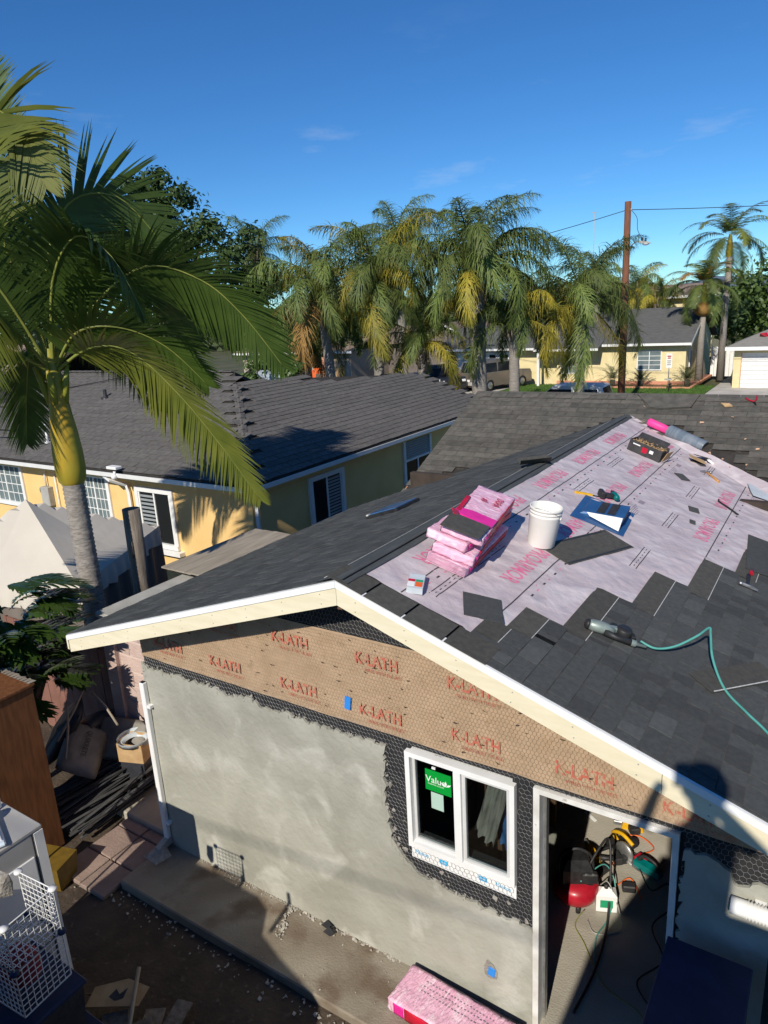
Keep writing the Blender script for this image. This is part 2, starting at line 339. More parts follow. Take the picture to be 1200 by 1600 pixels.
# dirt of the yard: an uneven sheet
g = MB(); vs = []; fs = []
nx, ny = 46, 40
for j in range(ny+1):
    for i in range(nx+1):
        x = -5+i*12/nx; y = -6+j*9/ny
        vs.append((x, y, -.145+.03*noise.noise(V((x*1.3, y*1.3, 0)))+.015*noise.noise(V((x*5, y*5, 3)))))
for j in range(ny):
    for i in range(nx): a = j*(nx+1)+i; fs.append((a, a+1, a+nx+2, a+nx+1))
g.add(vs, fs, True); struct('yard_ground', g, 'dirt')
struct('street', MB().bb(-120, 90, 21, 32.5, -.2, -.10), 'asphalt')
struct('pavement', MB().bb(-120, 90, 33.0, 34.6, -.2, .02), 'concrete_drive')
struct('kerb', MB().bb(-120, 90, 32.5, 33.0, -.2, .04, .02), 'concrete_path')
struct('lawn', MB().bb(-12.6, -.9, 34.6, 41.0, -.1, .035), 'lawn')
struct('lawn_strip', MB().bb(-8.0, -.9, 33.2, 34.4, -.1, .045), 'lawn')
g = MB(); random.seed(3)
for i in range(9000):
    x = U(-12.5, -1.0); y = U(34.6, 40.9); h = U(.05, .12); a = U(0, PI); d = V((math.cos(a), math.sin(a), 0))*.02; p = V((x, y, .03)); q = p+V((U(-.04,.04), U(-.04,.04), h))
    g.add([p-d, p+d, q], [(0, 1, 2)])
stuff('grass', g, 'lawn', label='short green lawn in front of the cream house across the street')
struct('driveway', MB().bb(-.85, 8, 33.0, 47, -.1, .05), 'concrete_drive')
struct('garage_drive', MB().bb(-19.5, -12.65, 33.0, 41.2, -.1, .05), 'concrete_drive')
# low hazy hills at the very back
hl = MB(); prev = None
pts = []
for i in range(61):
    x = -900+i*30; pts.append((x, 24+16*noise.noise(V((i*.13, 2, 0)))+9*noise.noise(V((i*.41, 5, 0)))))
for i in range(60):
    (x0, z0), (x1, z1) = pts[i], pts[i+1]
    hl.quad((x0, 1250, -1), (x1, 1250, -1), (x1, 1380, z1), (x0, 1380, z0))
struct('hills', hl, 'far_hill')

# ================================================================ the house being re-roofed
AX, AZ, SL, OV = 2.738, 3.515, .335, .3525
AA = math.atan(SL); CA, SA = math.cos(AA), math.sin(AA)
YR, ZR, SM, XR = 7.7, 3.751, .43, -.02
BB = math.atan(SM)
def FR(x, y, h=0, yaw=0):      # frame on the right slope at plan position x, y
    z = AZ-SL*(x-AX); return Tr(x+SA*h, y, z+CA*h) @ Ry(AA) @ Rz(yaw)
def FL(x, y, h=0, yaw=0):      # frame on the left slope
    z = AZ-SL*(AX-x); return Tr(x-SA*h, y, z+CA*h) @ Rz(PI) @ Ry(AA) @ Rz(yaw)
def FM(x, y, h=0, yaw=0):      # frame on the old main roof, local X runs down the slope
    z = ZR-SM*(YR-y); return Tr(x, y-math.sin(BB)*h, z+math.cos(BB)*h) @ Rz(-PI/2) @ Ry(BB) @ Rz(yaw)
def yval(x): return YR-(ZR-(AZ-SL*abs(x-AX)))/SM

house = thing('house', 'stucco house with unfinished gable wall and half shingled roof', 'house', (AX, 3, 0))
HI = Tr(-AX, -3, 0)     # children are given in world coordinates
def hp(name, mb, m, M=None, parent=None):
    o = obj(name, mb, m, parent or house, (HI @ M if M is not None else HI) if parent is None else (M if M is not None else Matrix()))
    return o
WX0, WX1, WZ0, WZ1 = 3.009, 3.896, 1.215, 2.072
DX0, DX1, DZ1 = 4.03, 4.967, 2.07
XW = 2*AX
def zroof(x): return AZ-SL*abs(x-AX)
# felt covered sheathing with openings
fm = MB()
def wallbox(x0, x1, z0, z1): fm.bb(x0, x1, 0, .13, z0, z1)
wallbox(0, WX0+.03, -.15, 2.1); wallbox(WX0+.03, WX1-.03, -.15, WZ0+.03); wallbox(WX1-.03, DX0+.03, -.15, 2.1); wallbox(DX1-.03, XW, -.15, 2.1)
gp = [(0, 2.1), (XW, 2.1), (XW, zroof(XW)-.1), (AX, AZ-.1), (0, zroof(0)-.1)]
fm.prism(gp, -.13, 0, Rx(PI/2))
hp('felt_sheathing', fm, 'felt')
# stucco coat with a broken edge
def ragged(poly, step=.03, amp=.022, keep=()):
    o = []
    for i, p in enumerate(poly):
        q = poly[(i+1) % len(poly)]; d = math.hypot(q[0]-p[0], q[1]-p[1]); n = max(1, int(d/step))
        for k in range(n):
            t = k/n; x = p[0]+(q[0]-p[0])*t; z = p[1]+(q[1]-p[1])*t
            a = 0 if i in keep else amp
            o.append((x+U(-a, a), z+U(-a, a)*1.1+a*1.2*noise.noise(V((x*4, z*4, 1)))))
    return o
random.seed(11)
pl = [(-.02, -.14), (DX0-.003, -.14), (DX0-.003, .87), (3.5, .90), (3.10, .95), (2.93, 1.04), (2.83, 1.22), (2.80, 1.6), (2.81, 2.03), (2.2, 2.02), (1.2, 2.045), (.45, 2.06), (.12, 2.03), (-.02, 2.07)]
rg = ragged(pl, keep=(0, 1, 13))
st = MB(); st.prism(rg, 0, .024, Rx(PI/2)); so = hp('stucco_coat', st, 'stucco')
# trowelled face: a relief sheet over the flat coat
def inside(p, poly):
    c = False; j = len(poly)-1
    for i in range(len(poly)):
        if (poly[i][1] > p[1]) != (poly[j][1] > p[1]) and p[0] < (poly[j][0]-poly[i][0])*(p[1]-poly[i][1])/(poly[j][1]-poly[i][1])+poly[i][0]: c = not c
        j = i
    return c
def relief(poly, x0, x1, z0, z1, st=.035):
    m = MB(); idx = {}; vs = []; fs = []; nx = int((x1-x0)/st); nz = int((z1-z0)/st)
    def vid(i, k):
        if (i, k) not in idx:
            x = x0+i*st; z = z0+k*st; p = V((x*1.1, z*1.1, 0))
            h = .026+.006*(noise.noise(p*1.2)+.5*noise.noise(p*2.7)+.25*noise.noise(p*6))
            idx[i, k] = len(vs); vs.append((x, -max(h, .0245), z))
        return idx[i, k]
    for i in range(nx):
        for k in range(nz):
            c = [(x0+a*st, z0+b*st) for a, b in ((i, k), (i+1, k), (i+1, k+1), (i, k+1))]
            if all(inside(q, poly) for q in c): fs.append((vid(i, k), vid(i+1, k), vid(i+1, k+1), vid(i, k+1)))
    m.add(vs, fs, True); return m
hp('stucco_face', relief(rg, 0, DX0, -.1, 2.1), 'stucco')
rg2 = ragged([(DX1+.01, -.14), (XW+.02, -.14), (XW+.02, 1.96), (5.42, 1.93), (5.30, 1.88), (5.22, 1.97), (DX1+.03, 2.0)], keep=(0, 1))
hp('stucco_coat', MB().prism(rg2, 0, .024, Rx(PI/2)), 'stucco')
# broken crumbs of mortar along the raw edge
cr = MB()
for i in range(len(rg)):
    x, z = rg[i]
    if z > .8 and x < 4 and (x > 2.6 or z > 1.9) and random.random() < .75:
        for k in range(random.choice((1, 1, 2))):
            c = V((x+U(-.02, .035), -U(.006, .026), z+U(-.015, .03))); r = U(.006, .022)
            cr.hull([c+V((U(-r, r), U(-r, r)*.6, U(-r, r))) for _ in range(8)])
for i in range(16):
    c = V((U(2.84, 3.0), -.012, U(1.1, 2.1))) if i < 10 else V((U(3.1, 4.0), -.012, U(.93, 1.05))); r = U(.01, .028)
    cr.hull([c+V((U(-r, r), U(-r, r)*.4, U(-r, r))) for _ in range(8)])
tag(hp('mortar_crumbs', cr, 'stucco_rough'), kind='stuff')
# brown building paper
ptop = 2.915
px1 = AX+(AZ-.1-2.9)/SL
def zc(x): return min(ptop, zroof(x)-.1)
pp = [(.0, 2.156), (XW, 2.156)] + [(XW-i*XW/40, max(2.157, zc(XW-i*XW/40))) for i in range(41)]
pm = MB(); vs = []; fs = []; n = 110; m_ = 14
for i in range(n+1):
    x = .002+i*(XW-.004)/n; zt = max(2.16, zc(x))
    for k in range(m_+1):
        z = 2.150+.006*noise.noise(V((x*3, 0, 0)))+(zt-2.150)*k/m_
        vs.append((x, -.010-.012*max(0, noise.noise(V((x*1.6, z*5, 2))))-.006*abs(noise.noise(V((x*7, z*9, 4)))), z))
for i in range(n):
    for k in range(m_): a = i*(m_+1)+k; fs.append((a, a+m_+1, a+m_+2, a+1))
pm.add(vs, fs, True)
paper = hp('building_paper', pm, 'kraft')
tr_ = MB()
for i in range(95):
    x = U(.2, 5.2); z = U(2.2, 2.9)
    if z > zroof(x)-.2: continue
    a = U(-.4, .4); l = U(.008, .028)
    tr_.add([(x-l, -.0275, z-a*l), (x-l*.3, -.0285, z+U(.002,.008)), (x+l, -.0275, z+a*l), (x, -.0285, z-U(.003, .010))], [(0, 1, 2, 3)])
tag(obj('torn_hole', tr_, 'felt', paper), kind='stuff')
for x, z in [(1.16, 2.74), (1.95, 2.75), (2.79, 2.75), (3.58, 2.74), (.42, 2.36), (1.16, 2.34), (2.0, 2.33), (2.80, 2.31), (3.6, 2.33), (4.37, 2.32), (5.05, 2.27)]:
    if z > zroof(x)-.2: continue
    text('K-LATH', .135, 'red_print', paper, Tr(x, -.031, z) @ Rx(PI/2), sx=.80, ext=.0004, off=.022, sp=1.05)
    text('WIRED WITH THE BEST', .040, 'red_print', paper, Tr(x+.05, -.031, z-.085) @ Rx(PI/2), sx=.80, ext=.0003)
# chicken wire: hexagons of thin wire over felt and paper
def wires(x0, x1, z0, z1, ok, yb, r=.0011, cw=.036, jit=.0):
    m = MB(); h = cw*1.35
    rows = int((z1-z0)/(h*.75))+2; cols = int((x1-x0)/cw)+2
    def P(i, j, top):
        x = x0+(i+(.5 if j % 2 else 0))*cw; z = z0+j*h*.75+(h*.25 if top else -h*.25)
        return V((x+jit*noise.noise(V((x*9, z*9, 0))), yb(x, z)+.003*noise.noise(V((x*14, z*14, 5))), z+jit*noise.noise(V((x*9, z*9, 7)))))
    def seg(a, b):
        if not (ok(a) and ok(b)): return
        d = (b-a); t = d.normalized(); q = V((0, 1, 0)).cross(t).normalized()*r
        m.add([a+q, a-q, a+V((0, -r*1.6, 0)), b+q, b-q, b+V((0, -r*1.6, 0))], [(0, 3, 5, 2), (1, 2, 5, 4), (0, 1, 4, 3)])
    for j in range(rows):
        for i in range(cols):
            a = P(i, j, 0); b = P(i, j, 1); seg(a, b)
            i2 = i if j % 2 else i-1
            seg(b, P(i2, j+1, 0)); seg(b, P(i2+1, j+1, 0))
    return m
def ok_felt(p):
    x, z = p.x, p.z
    if x < 0 or x > XW or z > zroof(x)-.12: return False
    if WX0-.01 < x < WX1+.01 and WZ0-.01 < z < WZ1+.02: return False
    if DX0-.01 < x < DX1+.02 and z < DZ1+.02: return False
    if inside((x, z), rg) or inside((x, z), rg2): return False
    if 2.17 < z < ptop: return False
    return z > .8
tag(hp('wire_mesh', wires(0, XW, .8, 3.5, ok_felt, lambda x, z: -.014, jit=.012), 'wire'), kind='stuff')
def ok_paper(p): return 0 < p.x < XW and 2.17 < p.z < min(ptop, zroof(p.x)-.13)
tag(hp('paper_wire_mesh', wires(0, XW, 2.16, 2.95, ok_paper, lambda x, z: -.0295, r=.0009, cw=.030, jit=.006), 'wire_kraft'), kind='stuff')
hp('blue_tape', MB().box((2.50, -.033, 2.33), (.055, .004, .115), ry=.12), 'tape_blue')
# hole for an outlet near the slab
hp('outlet_hole', MB().prism([(3.64, .27), (3.68, .25), (3.74, .27), (3.75, .33), (3.71, .40), (3.66, .42), (3.635, .35)], .0315, .034, Rx(PI/2)), 'stucco_rough')
hp('outlet_box', MB().box((3.70, -.036, .325), (.058, .008, .085), ry=.15, bev=.003), 'tape_blue')

# ---- window
win = obj('window', MB().bb(WX0, WX1, -.045, .04, WZ1-.04, WZ1).bb(WX0, WX1, -.045, .04, WZ0, WZ0+.045).bb(WX0, WX0+.04, -.0449, .04, WZ0+.045, WZ1-.04).bb(WX1-.036, WX1, -.0449, .04, WZ0+.045, WZ1-.04), 'white', house, HI)
xm = 3.452
obj('mullion', MB().bb(xm-.028, xm+.030, -.051, .03, WZ0+.0455, WZ1-.0405), 'white', win)
for (a, b, yf) in ((WX0+.041, xm-.029, .0), (xm+.031, WX1-.037, -.028)):
    sf = .022 if yf == 0 else .027; ZA, ZB = WZ0+.046, WZ1-.041
    s = MB().bb(a, a+sf, yf, yf+.03, ZA, ZB).bb(b-sf, b, yf, yf+.03, ZA, ZB).bb(a+sf, b-sf, yf, yf+.03, ZA, ZA+sf).bb(a+sf, b-sf, yf, yf+.03, ZB-sf, ZB)
    obj('sash', s, 'sash', win)
    obj('pane', MB().bb(a+sf, b-sf, yf+.013, yf+.017, ZA+sf, ZB-sf), 'glass', win)
stk = obj('sticker', MB().bb(3.155, 3.375, .0085, .0115, 1.755, 1.935), 'sticker_green', win)
text('Value', .078, 'white', stk, Tr(3.245, .0075, 1.853) @ Rx(PI/2), ext=.0003)
text('WINDOWS & DOORS', .015, 'white', stk, Tr(3.245, .0075, 1.814) @ Rx(PI/2), sx=.95, ext=.0003)
lf = MB()
for a in (35, 95, 150):
    d = V((math.cos(R(a)), 0, math.sin(R(a)))); nn = V((-d.z, 0, d.x)); c = V((3.333, .0075, 1.83))
    lf.add([c, c+d*.026+nn*.010, c+d*.05, c+d*.026-nn*.008], [(0, 1, 2, 3)])
obj('leaf_logo', lf, 'white', stk)
obj('paper_sheet', MB().bb(3.20, 3.305, .0085, .0105, 1.60, 1.745), 'sticker_white', win)
obj('latch', MB().bb(3.22, 3.25, -.004, .006, 1.958, 1.975), 'white', win)
fl = obj('flashing', MB().bb(WX0+.012, WX1+.004, -.0215, -.0175, WZ0-.115, WZ0+.004), 'white', house, HI)
for x, s, k in ((3.115, 'Moistop', 0), (3.305, 'next', 1), (3.635, 'next', 1), (3.80, 'Moistop', 0)):
    if k: obj('blue_tab', MB().bb(x-.034, x+.034, -.0235, -.0218, WZ0-.075, WZ0-.035), 'print_blue', fl)
    text(s, .05 if not k else .028, 'white' if k else 'print_blue', fl, Tr(x, -.0245, WZ0-.052) @ Rx(PI/2), sx=.72, ext=.0003)
tag(obj('flashing_wire', wires(WX0+.012, WX1, WZ0-.115, WZ0, lambda p: WX0+.012 < p.x < WX1 and WZ0-.115 < p.z < WZ0-.005, lambda x, z: -.029, jit=.01), 'wire', fl), kind='stuff')
# things just inside the window: hung tarp and boards
def hung(pts, m, nm):
    g_ = MB(); vs = []; fs = []; n = 10
    a, b, c, d = [V(p) for p in pts]
    for i in range(n+1):
        for j in range(n+1): u, v = i/n, j/n; p = (a*(1-u)+b*u)*(1-v)+(d*(1-u)+c*u)*v; vs.append(p+V((0, .035*math.sin(u*17+v*3)+.02*noise.noise(p*9), 0)))
    for i in range(n):
        for j in range(n): q = i*(n+1)+j; fs.append((q, q+1, q+n+2, q+n+1))
    g_.add(vs, fs, True); hp(nm, g_, m)
hung([(3.46, .20, 1.36), (3.62, .22, 1.26), (3.74, .26, 1.84), (3.58, .24, 1.88)], 'sack', 'plastic_sheet')
hung([(3.62, .32, 1.20), (3.90, .30, 1.22), (3.92, .34, 1.62), (3.58, .36, 1.50)], 'blue_metal', 'blue_tarp')
hung([(3.72, .24, 1.30), (3.88, .22, 1.24), (3.82, .28, 1.78), (3.78, .28, 1.80)], 'sack', 'plastic_sheet')
for x in (3.52, 3.80): hp('wall_stud', MB().bb(x, x+.04, .50, .59, .02, 2.6), 'stud')

# ---- door frame and room
df = obj('door_frame', MB().bb(DX0, DX0+.045, -.035, .15, -.01, DZ1).bb(DX1-.04, DX1, -.035, .15, -.01, DZ1).bb(DX0, DX1, -.036, .151, DZ1+.0005, DZ1+.04), 'white_dirty', house, HI)
obj('door_stop', MB().bb(DX0+.046, DX0+.062, .06, .11, 0, DZ1-.001), 'steel', df)
for z in (1.78, 1.05, .32): obj('hinge', MB().bb(DX1-.0425, DX1-.0405, .02, .055, z-.05, z+.05), 'dark_metal', df)
struct('room_floor', MB().bb(-.0, XW, .0, 6.6, -.2, -.002), 'concrete_path')
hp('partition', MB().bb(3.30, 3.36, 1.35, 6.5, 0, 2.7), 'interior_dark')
for i in range(7): hp('wall_stud', MB().bb(3.362, 3.45, .45+i*.41, .49+i*.41, 0, 2.45), 'stud')
for z in (.9, 1.7): hp('blocking', MB().bb(3.365, 3.44, .5, 3.2, z, z+.04), 'stud')
for i in range(6): hp('sheathing_board', MB().bb(3.335, 3.358, .13, 3.6, .02+i*.4, .40+i*.4), 'stud')
hp('side_wall', MB().bb(0, .12, .131, 6.6, -.15, 2.42), 'tan_wall'); hp('side_wall', MB().bb(XW-.12, XW, .131, 5.2, -.15, 2.42), 'tan_wall')
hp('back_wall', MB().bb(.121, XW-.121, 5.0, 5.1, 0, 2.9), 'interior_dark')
for y in (1.0, 1.9, 2.8, 3.7): hp('ceiling_joist', MB().bb(.13, XW-.13, y, y+.045, 2.42, 2.58), 'stud')

nh = MB()
for s_, x0_, x1_ in ((-1, -.4, 2.6), (1, 2.9, 5.9)):
    for i in range(9):
        x = x0_+(x1_-x0_)*i/8
        for d in (.075, .145): nh.lathe([(0, .0), (.005, .0), (.005, .003)], 6, (x+U(-.01, .01), -OV-.0235, zroof(x)-d), 'Y')
tag(hp('nail_heads', nh, 'cap_grey'), kind='stuff')
# ---- roof decks
XE0, XE1 = -.62, 6.10
def decks():
    m = MB()
    yb = [(AX, yval(AX)), (4.0, yval(4.0)), (XE1, yval(XE1))]
    m.slab([(AX, -OV+.005, AZ-.008), (XE1, -OV+.005, zroof(XE1)-.008)] + [(x, y, zroof(x)-.008) for x, y in yb[::-1]], (0, 0, -.10))
    return m
hp('roof_deck', decks(), 'deck_felt')
m = MB(); yb = [(AX, yval(AX)), (1.2, yval(1.2)), (XE0, yval(XE0))]
m.slab([(AX, -OV+.005, AZ-.008), (XE0, -OV+.005, zroof(XE0)-.008)] + [(x, y, zroof(x)-.008) for x, y in yb[::-1]], (0, 0, -.10))
hp('roof_deck', m, 'deck_felt')
# fascia boards and white drip edge
def board(x0, x1, d0, d1, y0, y1, end=0):
    m = MB(); z = lambda x: zroof(x)
    m.slab([(x0, y0, z(x0)-d0), (x1, y0, z(x1)-d0), (x1-end*.0, y0, z(x1)-d1), (x0, y0, z(x0)-d1)], (0, y1-y0, 0)); return m
hp('fascia_board', board(XE0+.02, AX-.0015, .040, .178, -OV-.022, -OV+.004), 'fascia')
hp('fascia_board', board(AX+.0015, 4.905, .040, .178, -OV-.022, -OV+.004), 'fascia')
hp('fascia_board', board(4.909, XE1, .040, .178, -OV-.022, -OV+.004), 'fascia')
for a, b in ((XE0, AX-.001), (AX+.001, XE1)):
    m = board(a, b, -.002, .046, -OV-.030, -OV-.0225); z = zroof
    m.slab([(a, -OV-.030, z(a)+.004), (b, -OV-.030, z(b)+.004), (b, -OV+.03, z(b)+.004), (a, -OV+.03, z(a)+.004)], (0, 0, .002)); hp('drip_edge', m, 'drip')
hp('fascia_board', MB().bb(XE0-.022, XE0+.004, -OV-.021, yval(XE0), zroof(XE0)-.15, zroof(XE0)-.012), 'fascia')
for k in range(8): hp('rafter_tail', MB().slab([(XE0+.01, -.02+k*.6, zroof(XE0)-.115), (0, -.02+k*.6, zroof(0)-.115), (0, -.02+k*.6, zroof(0)-.20), (XE0+.01, -.02+k*.6, zroof(XE0)-.20)], (0, .04, 0)), 'fascia')
for (x0, x1, x2, x3) in ((0, XE0+.02, 0, 0),):
    pass
hp('lookout', MB().bb(AX-.02, AX+.02, -OV+.006, 0, AZ-.22, AZ-.11), 'stud')

# ---- laminated shingles
def lam(L, teeth, w=.33, t=.004, hb=.010, tt=.0035, e=.143):
    m = MB(); h = lambda x: hb*(1+x/w)
    m.add([(-w, 0, 0), (0, 0, hb), (0, L, hb), (-w, L, 0), (-w, 0, t), (0, 0, hb+t), (0, L, hb+t), (-w, L, t)], [(0,1,2,3),(7,6,5,4),(0,4,5,1),(1,5,6,2),(2,6,7,3),(3,7,4,0)])
    for a, b in teeth:
        x0 = -e+.004; z0 = h(x0)+t
        m.add([(x0, a+.012, z0+tt), (.0, a, hb+t+tt), (.0, b, hb+t+tt), (x0, b-.012, z0+tt), (x0, a+.012, z0-.001), (.0, a, hb-.0005), (.0, b, hb-.0005), (x0, b-.012, z0-.001)], [(0,1,2,3),(0,4,5,1),(1,5,6,2),(2,6,7,3),(3,7,4,0)])
    me = m.mesh('shingle')
    for q in ('shingle', 'shingle_light', 'shingle_dark'): me.materials.append(MATS[q])
    i = 6
    while i < len(me.polygons):
        k = random.choice((0, 0, 1, 2))
        for j in range(i, min(i+5, len(me.polygons))): me.polygons[j].material_index = k
        i += 5
    return me
random.seed(21)
LAMS = []
for k in range(7):
    y = 0; te = []
    while y < .95:
        wd = U(.11, .21); te.append((max(y, 0), min(y+wd, .995))); y += wd+U(.07, .17)
    LAMS.append(lam(.998, te))
HALF = {}
def lamcut(L, i):
    k = (round(L, 1), i % 3)
    if k not in HALF:
        y = U(0, .1); te = []
        while y < k[0]-.06:
            wd = U(.11, .2); te.append((y, min(y+wd, k[0]-.002))); y += wd+U(.07, .15)
        HALF[k] = lam(k[0]-.002, te)
    return HALF[k]
def course(frame, s0, y0, y1, i, off, m, parent, pre):
    """one course from y0 to y1; pieces of one metre, first piece shortened by off"""
    y = y0; n = 0
    while y < y1-.05:
        L = 1.0 if n else max(.3, 1-off)
        L = min(L, round(y1-y, 1) or .1)
        if L < .08: break
        me = random.choice(LAMS) if L > .97 else lamcut(L, i+n)
        obj('shingle', me, m, parent, pre @ frame(s0, y)); y += L; n += 1
    return y
right = []
for k in range(19):
    s = 3.56-.143*k; x = AX+s*CA
    if x < 3.90: break
    ye = (x-.29-3.70)/.36+(.25 if k % 2 else -.15)
    cap = yval(x)-.05; full = ye > cap; ye = min(ye, cap)
    yend = course(lambda s_, y_: FR(AX+s_*CA, y_, .0), s, -OV-.010, max(ye, .15), k, (k*.15) % .9, 'shingle', house, HI)
    right.append((s, x, yend))
for k, (s, x, ye) in enumerate(right):       # printed line on the uncovered headlap at each step
    up_end = right[k+1][2] if k+1 < len(right) else -.1
    if ye-up_end > .05:
        hp('chalk_line', MB().bb(-.1475, -.1425, up_end+.005, ye-.012, .0122, .0128), 'chalk', FR(x, 0))
        hp('shingle_headlap', MB().bb(-.326, -.149, up_end+.004, ye-.006, .0062, .0066).box((-.2, (up_end+ye)/2, .004), (.05, ye-up_end-.02, .004)), 'shingle_back', FR(x, 0, .0045) @ Ry(.0115))
for k in range(4): hp('starter_shingle', MB().box((-.16+k*.0, 0, 0), (.30, .235, .005)), 'shingle_back', FR(AX+.22+k*.30, -OV+.09, .012))
# left slope, seen almost edge on
for k in range(25):
    s = 3.56-.143*k; x = AX-s*CA
    if s < .16: break
    yv = yval(x)-.02
    y = -OV-.010; n = 0
    while y < yv-.05:
        L = min(1.0 if n else max(.3, round(1-(k*.15) % .9, 1)), max(.1, round(yv-y, 1)))
        obj('shingle', random.choice(LAMS) if L > .97 else lamcut(L, k+n), 'shingle_left', house, HI @ FL(x, y+L, 0)); y += L; n += 1
# strip folded over the ridge, with its chalk line
m = MB(); vs = []; fs = []; n = 60
for i in range(n+1):
    y = -OV-.008+i*(7.2+OV)/n; wv = .01*noise.noise(V((y*1.1, 0, 0)))
    for s in (-.185, -.09, -.03, 0, .03, .06, .095+wv):
        x = AX+s; vs.append((x, y, zroof(x)+.026-.004*abs(s)/.1-(0 if abs(s) > .02 else .004)))
for i in range(n):
    for k in range(6): a = i*7+k; fs.append((a, a+7, a+8, a+1))
m.add(vs, fs, False); rs = hp('ridge_strip', m, 'shingle_left')
hp('chalk_line', MB().tube([(AX-.150+.01*noise.noise(V((y*.6, 0, 3))), y, zroof(AX-.15)+.0245) for y in [-.3+i*.12 for i in range(60)]], .0022, 4), 'chalk')
# underlayment sheet with its print
def hw(x, y):
    if x > 3.62+.36*max(y, -.1): return .002
    k = noise.noise(V((x*3.1+y*.8, y*1.1, 1))); r = abs(noise.noise(V((x*2.3-y*1.9, y*1.6+x, 7))))
    return .009+.0065*k+.007*max(0, .16-r)/.16+.003*noise.noise(V((x*11, y*8, 2)))
def drape(mb):     # lay print flat on the wrinkled sheet (points given as plan x, y, lift)
    mb.v = [V((p.x+SA*(hw(p.x, p.y)+p.z), p.y, zroof(p.x)+CA*(hw(p.x, p.y)+p.z))) for p in mb.v]; return mb
def strip_(mb, x, y0, y1, w, lift=.0022):
    n = max(1, int((y1-y0)/.05))
    for i in range(n): a = y0+(y1-y0)*i/n; b = y0+(y1-y0)*(i+1)/n; mb.quad((x-w/2, a, lift), (x+w/2, a, lift), (x+w/2, b, lift), (x-w/2, b, lift))
    return mb
m = MB(); vs = []; fs = []; nu, nv = 76, 220
for i in range(nu+1):
    x = 2.80+i*(5.35-2.80)/nu
    y1 = yval(x)-.01
    for j in range(nv+1):
        y = -.13+(y1+.13)*j/nv
        h = hw(x, y)
        vs.append((x+SA*h, y, zroof(x)+CA*h))
for i in range(nu):
    for j in range(nv): a = i*(nv+1)+j; fs.append((a, a+1, a+nv+2, a+nv+1))
m.add(vs, fs, True); ul = hp('underlayment', m, 'underlay')
m = MB(); vs = []; fs = []; n = 40
for i in range(n+1):
    x = 2.79+i*(5.35-2.79)/n; y0 = yval(x)-.015; y1 = 7.13-(x-2.79)*.652+.02*noise.noise(V((x*4, 0, 0))); y1 = max(y1, y0+.03)
    for k in range(4):
        y = y0+(y1-y0)*k/3; h = .014+.004*noise.noise(V((x*5, y*5, 0))); vs.append((x, y, ZR-SM*(YR-y)+h))
for i in range(n):
    for k in range(3): a = i*4+k; fs.append((a, a+4, a+5, a+1))
m.add(vs, fs, True); hp('underlayment_lap', m, 'underlay')
def on(x, y, h=.0125): return HI @ FR(x, y, h)
for x, y1 in ((3.10, 6.75), (3.675, 6.35), (4.59, 5.7), (3.17, 6.75)):
    if x == 3.17: continue
    hp('printed_line', drape(strip_(MB(), x, max(-.12, (x-3.62)/.36), y1, .009)), 'print_black')
for x0, off, y1 in ((2.965, .74, 6.9), (3.52, -.13, 6.4), (4.465, 2.37, 5.7)):
    y = off
    while y < y1-.35:
        if (x0+.08-3.60)/.37-.08 > y-.15: y += 1.22; continue
        w_ = text('PROARMOR', .205, 'print_pink', ul, Matrix(), ext=0, off=.012, sp=1.04); bm = bmesh.new(); bm.from_mesh(w_.data); bmesh.ops.triangulate(bm, faces=bm.faces); bmesh.ops.subdivide_edges(bm, edges=[e for e in bm.edges if e.calc_length() > .04], cuts=2)
        for v in bm.verts: X = x0+v.co.y*CA; Y_ = y-v.co.x*.66; q_ = hw(X, Y_)+.0022; v.co = V((X+SA*q_, Y_, zroof(X)+CA*q_))
        bm.to_mesh(w_.data); bm.free()
        y += 1.22
mk = MB(); mr = MB(); mg = MB()
for x, y1 in ((3.10, 6.7), (3.675, 6.3), (4.59, 5.6)):
    y = max(.05, (x+.1-3.60)/.37+.2)
    while y < y1:
        strip_(mk, x+.065, y-.02, y+.02, .014); strip_(mr, x+.065, y+.095, y+.125, .010); strip_(mr, x+.03, y+.16, y+.18, .005)
        y += .245
for y in (-.05, .62, 1.84, 3.06, 4.28, 5.4):
    for x, y1 in ((3.28, 6.5), (4.175, 6.0)):
        if y+.5 > y1 or (x-3.60)/.37 > y: continue
        for d in (0, .055):
            strip_(mk, x-.05+d, y+.09, y+.61, .007)
        for q in range(7): strip_(mk, x-.022, y+.125+q*.07, y+.155+q*.07, .006)
for y in (.9, 3.3, 5.2):
    for x in (3.84, 4.75):
        if (x-3.6)/.37 > y-.3: continue
        strip_(mg, x-.02, y+.25, y+.35, .055)
        for q in range(5): strip_(mg, x-.045+q*.018, y-.17, y+.17-.05*q, .006)
for nm, mm, ma in (('printed_mark', mk, 'print_black'), ('printed_red_mark', mr, 'print_pink'), ('printed_small_text', mg, 'print_grey')):
    tag(obj(nm, drape(mm), ma, ul), kind='stuff')

# ---- old main roof
m = MB()
m.slab([(XR, YR, ZR-.012), (12, YR, ZR-.012), (12, 3.9, ZR-SM*3.8-.012), (XR, 3.9, ZR-SM*3.8-.012)], (0, 0, -.09))
m.slab([(XR, YR, ZR-.012), (12, YR, ZR-.012), (12, 12, ZR-SM*4.3), (XR, 12, ZR-SM*4.3)], (0, 0, -.09))
hp('old_roof_deck', m, 'deck_felt')
hp('rake_board', MB().slab([(XR-.02, YR, ZR-.02), (XR-.02, 3.9, ZR-SM*3.8-.02), (XR-.02, 3.9, ZR-SM*3.8-.17), (XR-.02, YR, ZR-.17)], (.018, 0, 0)), 'salmon')
hp('gable_wall', MB().slab([(.35, 4.2, 0), (.35, 11.2, 0), (.35, 11.2, 2.2), (.35, YR, ZR-.2), (.35, 4.2, 2.2)], (.15, 0, 0)), 'tan_wall')
